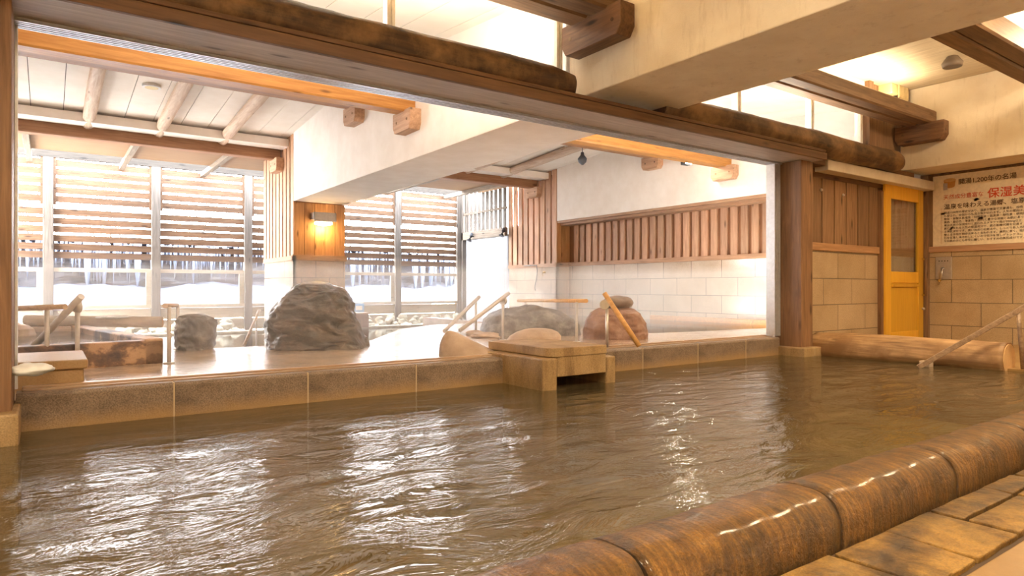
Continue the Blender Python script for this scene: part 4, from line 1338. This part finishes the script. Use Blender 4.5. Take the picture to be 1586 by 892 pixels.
# ================================================================== SMALL THINGS
# lamp on pillar
lx, lz = at_y(498, 343, YP).x, at_y(498, 343, YP).z
wl = empty('wall_lamp', (lx, YP, lz - 0.2), 'metal shaded wall lamp glowing on the wooden pillar', 'lamp')
hs = MB()
hs.box(lx - 0.24, lx + 0.24, YP - 0.24, YP - 0.20, lz - 0.02, lz + 0.17)
hs.box(lx - 0.24, lx - 0.215, YP - 0.24, YP + 0.0, lz + 0.02, lz + 0.17)
hs.box(lx + 0.215, lx + 0.24, YP - 0.24, YP + 0.0, lz + 0.02, lz + 0.17)
hs.build('lamp_shade', M['plate'], wl, bevel=0.006)
MB().box(lx - 0.17, lx + 0.17, YP - 0.20, YP - 0.04, lz - 0.08, lz - 0.02).build('bulb', M['glow'], wl, bevel=0.01)
MB().box(lx - 0.10, lx + 0.10, YP - 0.04, YP + 0.01, lz - 0.10, lz + 0.10).build('back_plate', M['plate'], wl)
light('wall_lamp_light', 'POINT', (lx, YP - 0.16, lz - 0.17), 14, (1.0, 0.66, 0.26), 0.08)
# flood lamp behind the orange timber
fc = Vector((10.55, 8.75, 3.42))
fd = empty('flood_lamp', fc, 'small flood lamp on the right plaster wall behind the orange timber', 'lamp')
MB().box(fc.x - 0.10, fc.x + 0.10, fc.y - 0.02, fc.y + 0.10, fc.z - 0.08, fc.z + 0.08).build('housing', M['black'], fd, bevel=0.01)
MB().box(fc.x - 0.085, fc.x + 0.085, fc.y - 0.028, fc.y - 0.018, fc.z - 0.065, fc.z + 0.065).build('lens', M['glow2'], fd)
MB().tube([(fc.x + 0.1, fc.y + 0.05, fc.z), (XW + 0.01, fc.y + 0.05, fc.z)], 0.015, 8).build('bracket', M['black'], fd)
# hanging spotlight in the bath, floodlight in the hall
hc = at_d(902, 246, 14.0)
hs_ = MB()
zt = zroof(hc.y)
hs_.tube([hc + Vector((0, 0, 0.14)), hc + Vector((0, 0, 0.08)), hc + Vector((0, 0, 0.0)), hc - Vector((0, 0, 0.07)), hc - Vector((0, 0, 0.13))], [0.03, 0.04, 0.10, 0.085, 0.02], 18)
ho = tag(hs_.build('hanging_spotlight', M['black']), 'small dark heart-shaped spotlight hanging before the white wall', 'spotlight')
MB().tube([hc + Vector((0, 0, 0.13)), (hc.x, hc.y, zt + 0.01)], 0.008, 8).build('stem', M['black'], ho)
gc = at_d(1475, 92, 8.6)
go = MB()
go.tube([gc + Vector((0, 0, 0.09)), gc + Vector((0, 0, 0.03)), gc - Vector((0, 0, 0.05)), gc - Vector((0, 0, 0.10))], [0.035, 0.07, 0.125, 0.11], 22)
goo = tag(go.build('ceiling_floodlight', M['lamp_body']), 'brownish dome floodlight hanging under the yellow hall ceiling', 'lamp')
MB().tube([gc + Vector((0, 0, 0.08)), (gc.x, gc.y, ZC)], 0.02, 10).build('stem', M['white'], goo)
# vent grille and box above the right purlin
vc = at_d(1398, 140, 9.9)
vg = empty('vent_unit', (vc.x, vc.y, 3.55), 'cream louvred vent unit under the ceiling near the yellow door', 'vent')
fr_ = MB()
W, HH = 0.30, 0.32
fr_.box(vc.x - W / 2, vc.x + W / 2, vc.y - 0.02, vc.y + 0.0, vc.z + HH / 2 - 0.03, vc.z + HH / 2)
fr_.box(vc.x - W / 2, vc.x + W / 2, vc.y - 0.02, vc.y + 0.0, vc.z - HH / 2, vc.z - HH / 2 + 0.03)
fr_.box(vc.x - W / 2, vc.x - W / 2 + 0.03, vc.y - 0.02, vc.y + 0.0, vc.z - HH / 2, vc.z + HH / 2)
fr_.box(vc.x + W / 2 - 0.03, vc.x + W / 2, vc.y - 0.02, vc.y + 0.0, vc.z - HH / 2, vc.z + HH / 2)
fr_.build('vent_frame', M['cream'], vg)
sl_ = MB()
for k in range(7):
    sx = vc.x - W / 2 + 0.05 + k * 0.034
    sl_.box(sx - 0.005, sx + 0.010, vc.y - 0.015, vc.y, vc.z - HH / 2, vc.z + HH / 2)
sl_.build('louvres', M['cream'], vg)
MB().box(vc.x - 0.36, vc.x - W / 2, vc.y - 0.01, vc.y + 0.2, vc.z - 0.1, vc.z + 0.06).build('fan_housing', M['cream'], vg, bevel=0.02)
MB().box(vc.x - W / 2, vc.x + W / 2, vc.y + 0.01, vc.y + 0.16, vc.z - HH / 2, vc.z + HH / 2).build('vent_box', M['dark'], vg)
# spotlights on the side screen
for (u, v, lab) in ((730, 366, 'small dark spotlight on side screen rail, farther from the battened wall'), (780, 358, 'small dark spotlight on side screen rail, nearer the battened wall')):
    c = at_x(u, v, 10.92)
    mb = MB()
    mb.tube([c + Vector((-0.08, 0, -0.14)), c + Vector((-0.01, 0, 0.0)), c + Vector((0.02, 0, 0.10))], [0.085, 0.055, 0.04], 16)
    o = tag(mb.build('spotlight', M['black']), lab, 'spotlight', 'spotlights on the side screen')
    MB().tube([c, (11.02, c.y, c.z)], 0.02, 8).build('bracket', M['black'], o)
# hose
h0 = at_x(818, 413, XW - 0.05)
pts = [at_x(u, v, XW - 0.06) for u, v in ((812, 412), (822, 411), (831, 411), (832, 420), (831, 432), (828, 444), (829, 450))]
tag(MB().tube(pts, 0.012, 8).build('shower_hose', M['hose']), 'thin grey hose hanging on the tiled wall end', 'hose')
tp_ = at_x(843, 424, XW - 0.03)
mb = MB(); mb.tube([tp_ + Vector((0.03, 0, 0.03)), tp_ + Vector((-0.05, 0, 0.03)), tp_ + Vector((-0.05, 0, -0.06))], 0.018, 10)
mb.tube([tp_ + Vector((-0.01, -0.05, 0.06)), tp_ + Vector((-0.01, 0.05, 0.06))], 0.012, 8)
tag(mb.build('wall_tap', M['brass']), 'small brass tap on the tiled wall right of hose', 'tap')
# sign and box by the fence
sp_ = at_y(556, 477, YF - 0.3)
sg = MB().box(sp_.x - 0.16, sp_.x + 0.16, sp_.y, sp_.y + 0.02, sp_.z - 0.13, sp_.z + 0.13)
sgo = tag(sg.build('notice_sign', M['blue'], bevel=0.004), 'small pale blue notice by the fence right of dark boulder', 'sign')
MB().box(sp_.x - 0.10, sp_.x + 0.10, sp_.y - 0.004, sp_.y + 0.0, sp_.z - 0.06, sp_.z + 0.06).build('notice_panel', M['white'], sgo)
bx = at_y(559, 500, YF - 0.85)
bo_ = MB().box(bx.x - 0.24, bx.x + 0.24, bx.y, bx.y + 0.3, -0.35, sp_.z - 0.15)
boo = tag(bo_.build('wooden_box', M['post'], bevel=0.01), 'brown wooden box under the blue notice', 'box')
MB().box(bx.x - 0.26, bx.x + 0.26, bx.y - 0.02, bx.y + 0.32, sp_.z - 0.15, sp_.z - 0.12).build('lid', M['trim_x'], boo)
# faucet plate on the tiled wall
fp = at_x(1462, 415, XR - 0.03)
fpo = empty('shower_faucet', (fp.x, fp.y, fp.z - 0.16), 'steel plate with short spout on the tiled wall under the poster', 'faucet')
MB().box(XR - 0.05, XR - 0.028, fp.y - 0.115, fp.y + 0.115, fp.z - 0.18, fp.z + 0.175).build('plate', M['plate'], fpo, bevel=0.004)
mb = MB(); mb.tube([(XR - 0.05, fp.y, fp.z + 0.0), (XR - 0.10, fp.y, fp.z - 0.01), (XR - 0.13, fp.y + 0.0, fp.z - 0.05), (XR - 0.14, fp.y, fp.z - 0.19)], 0.018, 12)
mb.build('spout', M['steel'], fpo)
MB().ball((XR - 0.14, fp.y + 0.02, fp.z - 0.20), 0.022, 0.022, 0.022, 0, 0, 12, 8).build('nozzle', M['brass'], fpo)
mb = MB()
for k in range(4):
    yy = fp.y + 0.06 - k * 0.04
    mb.tube([(XR - 0.052, yy, fp.z + 0.11), (XR - 0.048, yy, fp.z + 0.11)], 0.009, 8)
mb.build('slots', M['dark'], fpo)

# ---- poster
PX = XR - 0.062
py0 = at_x(1445, 273, PX).y
ptop, pbot = at_x(1445, 274, PX).z, at_x(1445, 382, PX).z
pe = empty('poster', (PX, (py0 + 3.0) / 2, pbot), 'large cream poster with red and brown Japanese text', 'poster')
MB().box(PX, XR - 0.038, 3.0, py0, pbot, ptop).build('sheet', M['paper'], pe)
def ptext(body, u, v, size, mat, name, spacing=1.0, squeeze=1.0, line=1.0, bold=0.0):
    p = at_x(u, v, PX - 0.004)
    cu = bpy.data.curves.new(name, 'FONT')
    cu.body = body
    cu.size = size
    cu.space_character = spacing
    cu.space_line = line
    cu.extrude = 0.0008
    cu.offset = bold
    cu.resolution_u = 3
    cu.materials.append(mat)
    o = bpy.data.objects.new(name, cu)
    col.objects.link(o)
    bpy.context.view_layer.update()
    me = bpy.data.meshes.new_from_object(o.evaluated_get(bpy.context.evaluated_depsgraph_get()))
    bpy.data.objects.remove(o)
    o = bpy.data.objects.new(name, me)
    col.objects.link(o)
    o.parent = pe
    o.location = p - pe.location
    # faces -X, reads towards -Y
    o.rotation_euler = (R(90), 0, R(-90))
    o.scale = (squeeze, 1, 1)
    return o
def rings_print():
    mb = MB()
    for (u, v, r) in ((1490, 330, 0.30), (1462, 345, 0.16), (1520, 322, 0.17)):
        c = at_x(u, v, PX)
        n = 48
        for rr in (r,):
            A = [mb.bm.verts.new((PX - 0.0012, c.y + math.cos(2 * math.pi * i / n) * rr, min(ptop - 0.01, max(pbot + 0.01, c.z + math.sin(2 * math.pi * i / n) * rr)))) for i in range(n)]
            B = [mb.bm.verts.new((PX - 0.0012, c.y + math.cos(2 * math.pi * i / n) * rr * 0.8, min(ptop - 0.01, max(pbot + 0.01, c.z + math.sin(2 * math.pi * i / n) * rr * 0.8)))) for i in range(n)]
            for i in range(n):
                try: mb.bm.faces.new((A[i], A[(i + 1) % n], B[(i + 1) % n], B[i]))
                except ValueError: pass
    return mb
rings_print().build('ripple_print', M['pale_ring'], pe)
tb = at_x(1471, 283, PX)
mb = MB()
n = 24
el = lambda cy_, cz_, ry, rz_, x: [(x, cy_ + ry * math.cos(2 * math.pi * i / n), cz_ + rz_ * math.sin(2 * math.pi * i / n)) for i in range(n)]
body = [(PX - 0.002, tb.y + 0.085, tb.z + 0.04), (PX - 0.002, tb.y + 0.07, tb.z - 0.06)] + [(PX - 0.002, tb.y + 0.07 * math.cos(math.pi * i / 10), tb.z - 0.06 - 0.025 * math.sin(math.pi * i / 10)) for i in range(1, 10)] + [(PX - 0.002, tb.y - 0.07, tb.z - 0.06), (PX - 0.002, tb.y - 0.085, tb.z + 0.04)]
mb.bm.faces.new([mb.bm.verts.new(p) for p in body])
mb.build('tub_print', M['tub'], pe)
mb = MB(); mb.bm.faces.new([mb.bm.verts.new(p) for p in el(tb.y, tb.z + 0.04, 0.085, 0.028, PX - 0.003)]); mb.build('tub_rim_print', M['cutwood'], pe)
MB().quad((PX - 0.0034, tb.y + 0.09, tb.z + 0.0), (PX - 0.0034, tb.y + 0.03, tb.z + 0.0), (PX - 0.0034, tb.y + 0.03, tb.z - 0.11), (PX - 0.0034, tb.y + 0.09, tb.z - 0.11)).build('towel_print', M['grey_print'], pe)
ptext('開湯1,200年の名湯', 1484, 285, 0.092, M['ink'], 'headline_text', bold=0.0012)
ptext('天然成分豊富な', 1461, 309, 0.080, M['red_ink'], 'red_text', squeeze=0.98)
ptext('保湿美肌', 1529, 305.5, 0.160, M['red_ink'], 'large_red_text', bold=0.002)
ptext('温泉を味わえる湯郷、塩原', 1462, 324, 0.088, M['ink'], 'subheading_text', bold=0.001)
body_txt = '\n'.join(['開湯1200年の歴史があり、温泉が豊富で文豪達も、谷崎', 'も愛され、全国からも湯治客が訪れます。人気の理由は、', '物泉・炭酸水素塩泉・硫酸塩泉・硫黄泉・酸性泉・単純泉)、',
    '黄色・緑白色・薄墨色・透明)と豊かな効能とお肌にあった', '泉は天然の保湿成分と言われるメタケイ酸が200mg以上', '泉に含まれる天然の保湿成分で、肌の新陳代謝を促進す', 'る美肌成分です。潤い効用の化粧水や、しっとり系入浴剤',
    '整える作用が期待出来ると言われます。美肌に良く、塩原', '行を促進し湯冷めしにくいので発汗を促しデトックスに', 'なお肌の方にも非常に優しい、おすすめの美肌成分です。'])
ptext(body_txt, 1462, 331.5, 0.041, M['ink'], 'body_text', line=1.2, squeeze=1.0)
rl = at_x(1458, 350, PX)
MB().box(PX - 0.002, PX - 0.001, rl.y - 0.002, rl.y + 0.002, at_x(1458, 378, PX).z, at_x(1458, 322, PX).z).build('margin_line', M['tub'], pe)

# knots bolts on the near wall (coat pegs)
for (u, v, lab) in ((1272, 294, 'small round bolt head on the boards, left of the pair'), (1306, 302, 'small round bolt head on the boards, right of the pair')):
    c = at_y(u, v, YC - 0.01)
    tag(MB().ball(c, 0.022, 0.02, 0.022, 0, 0, 14, 8).build('bolt_head', M['steel']), lab, 'bolt')

# ================================================================== STEAM
sm = bpy.data.materials.new('steam')
sm.use_nodes = True
t = sm.node_tree
t.nodes.clear()
o_ = N(t, 'ShaderNodeOutputMaterial')
vs_ = N(t, 'ShaderNodeVolumeScatter')
vs_.inputs['Color'].default_value = (1, 1, 1, 1)
vs_.inputs['Anisotropy'].default_value = 0.2
vs_.inputs['Density'].default_value = 0.075
t.links.new(vs_.outputs[0], o_.inputs['Volume'])
st = MB().box(-2.5, 10.9, 5.5, 10.8, 0.22, 1.15).build('steam', sm)
tag(st, 'thin white steam drifting over the open bath', 'steam', kind='stuff')
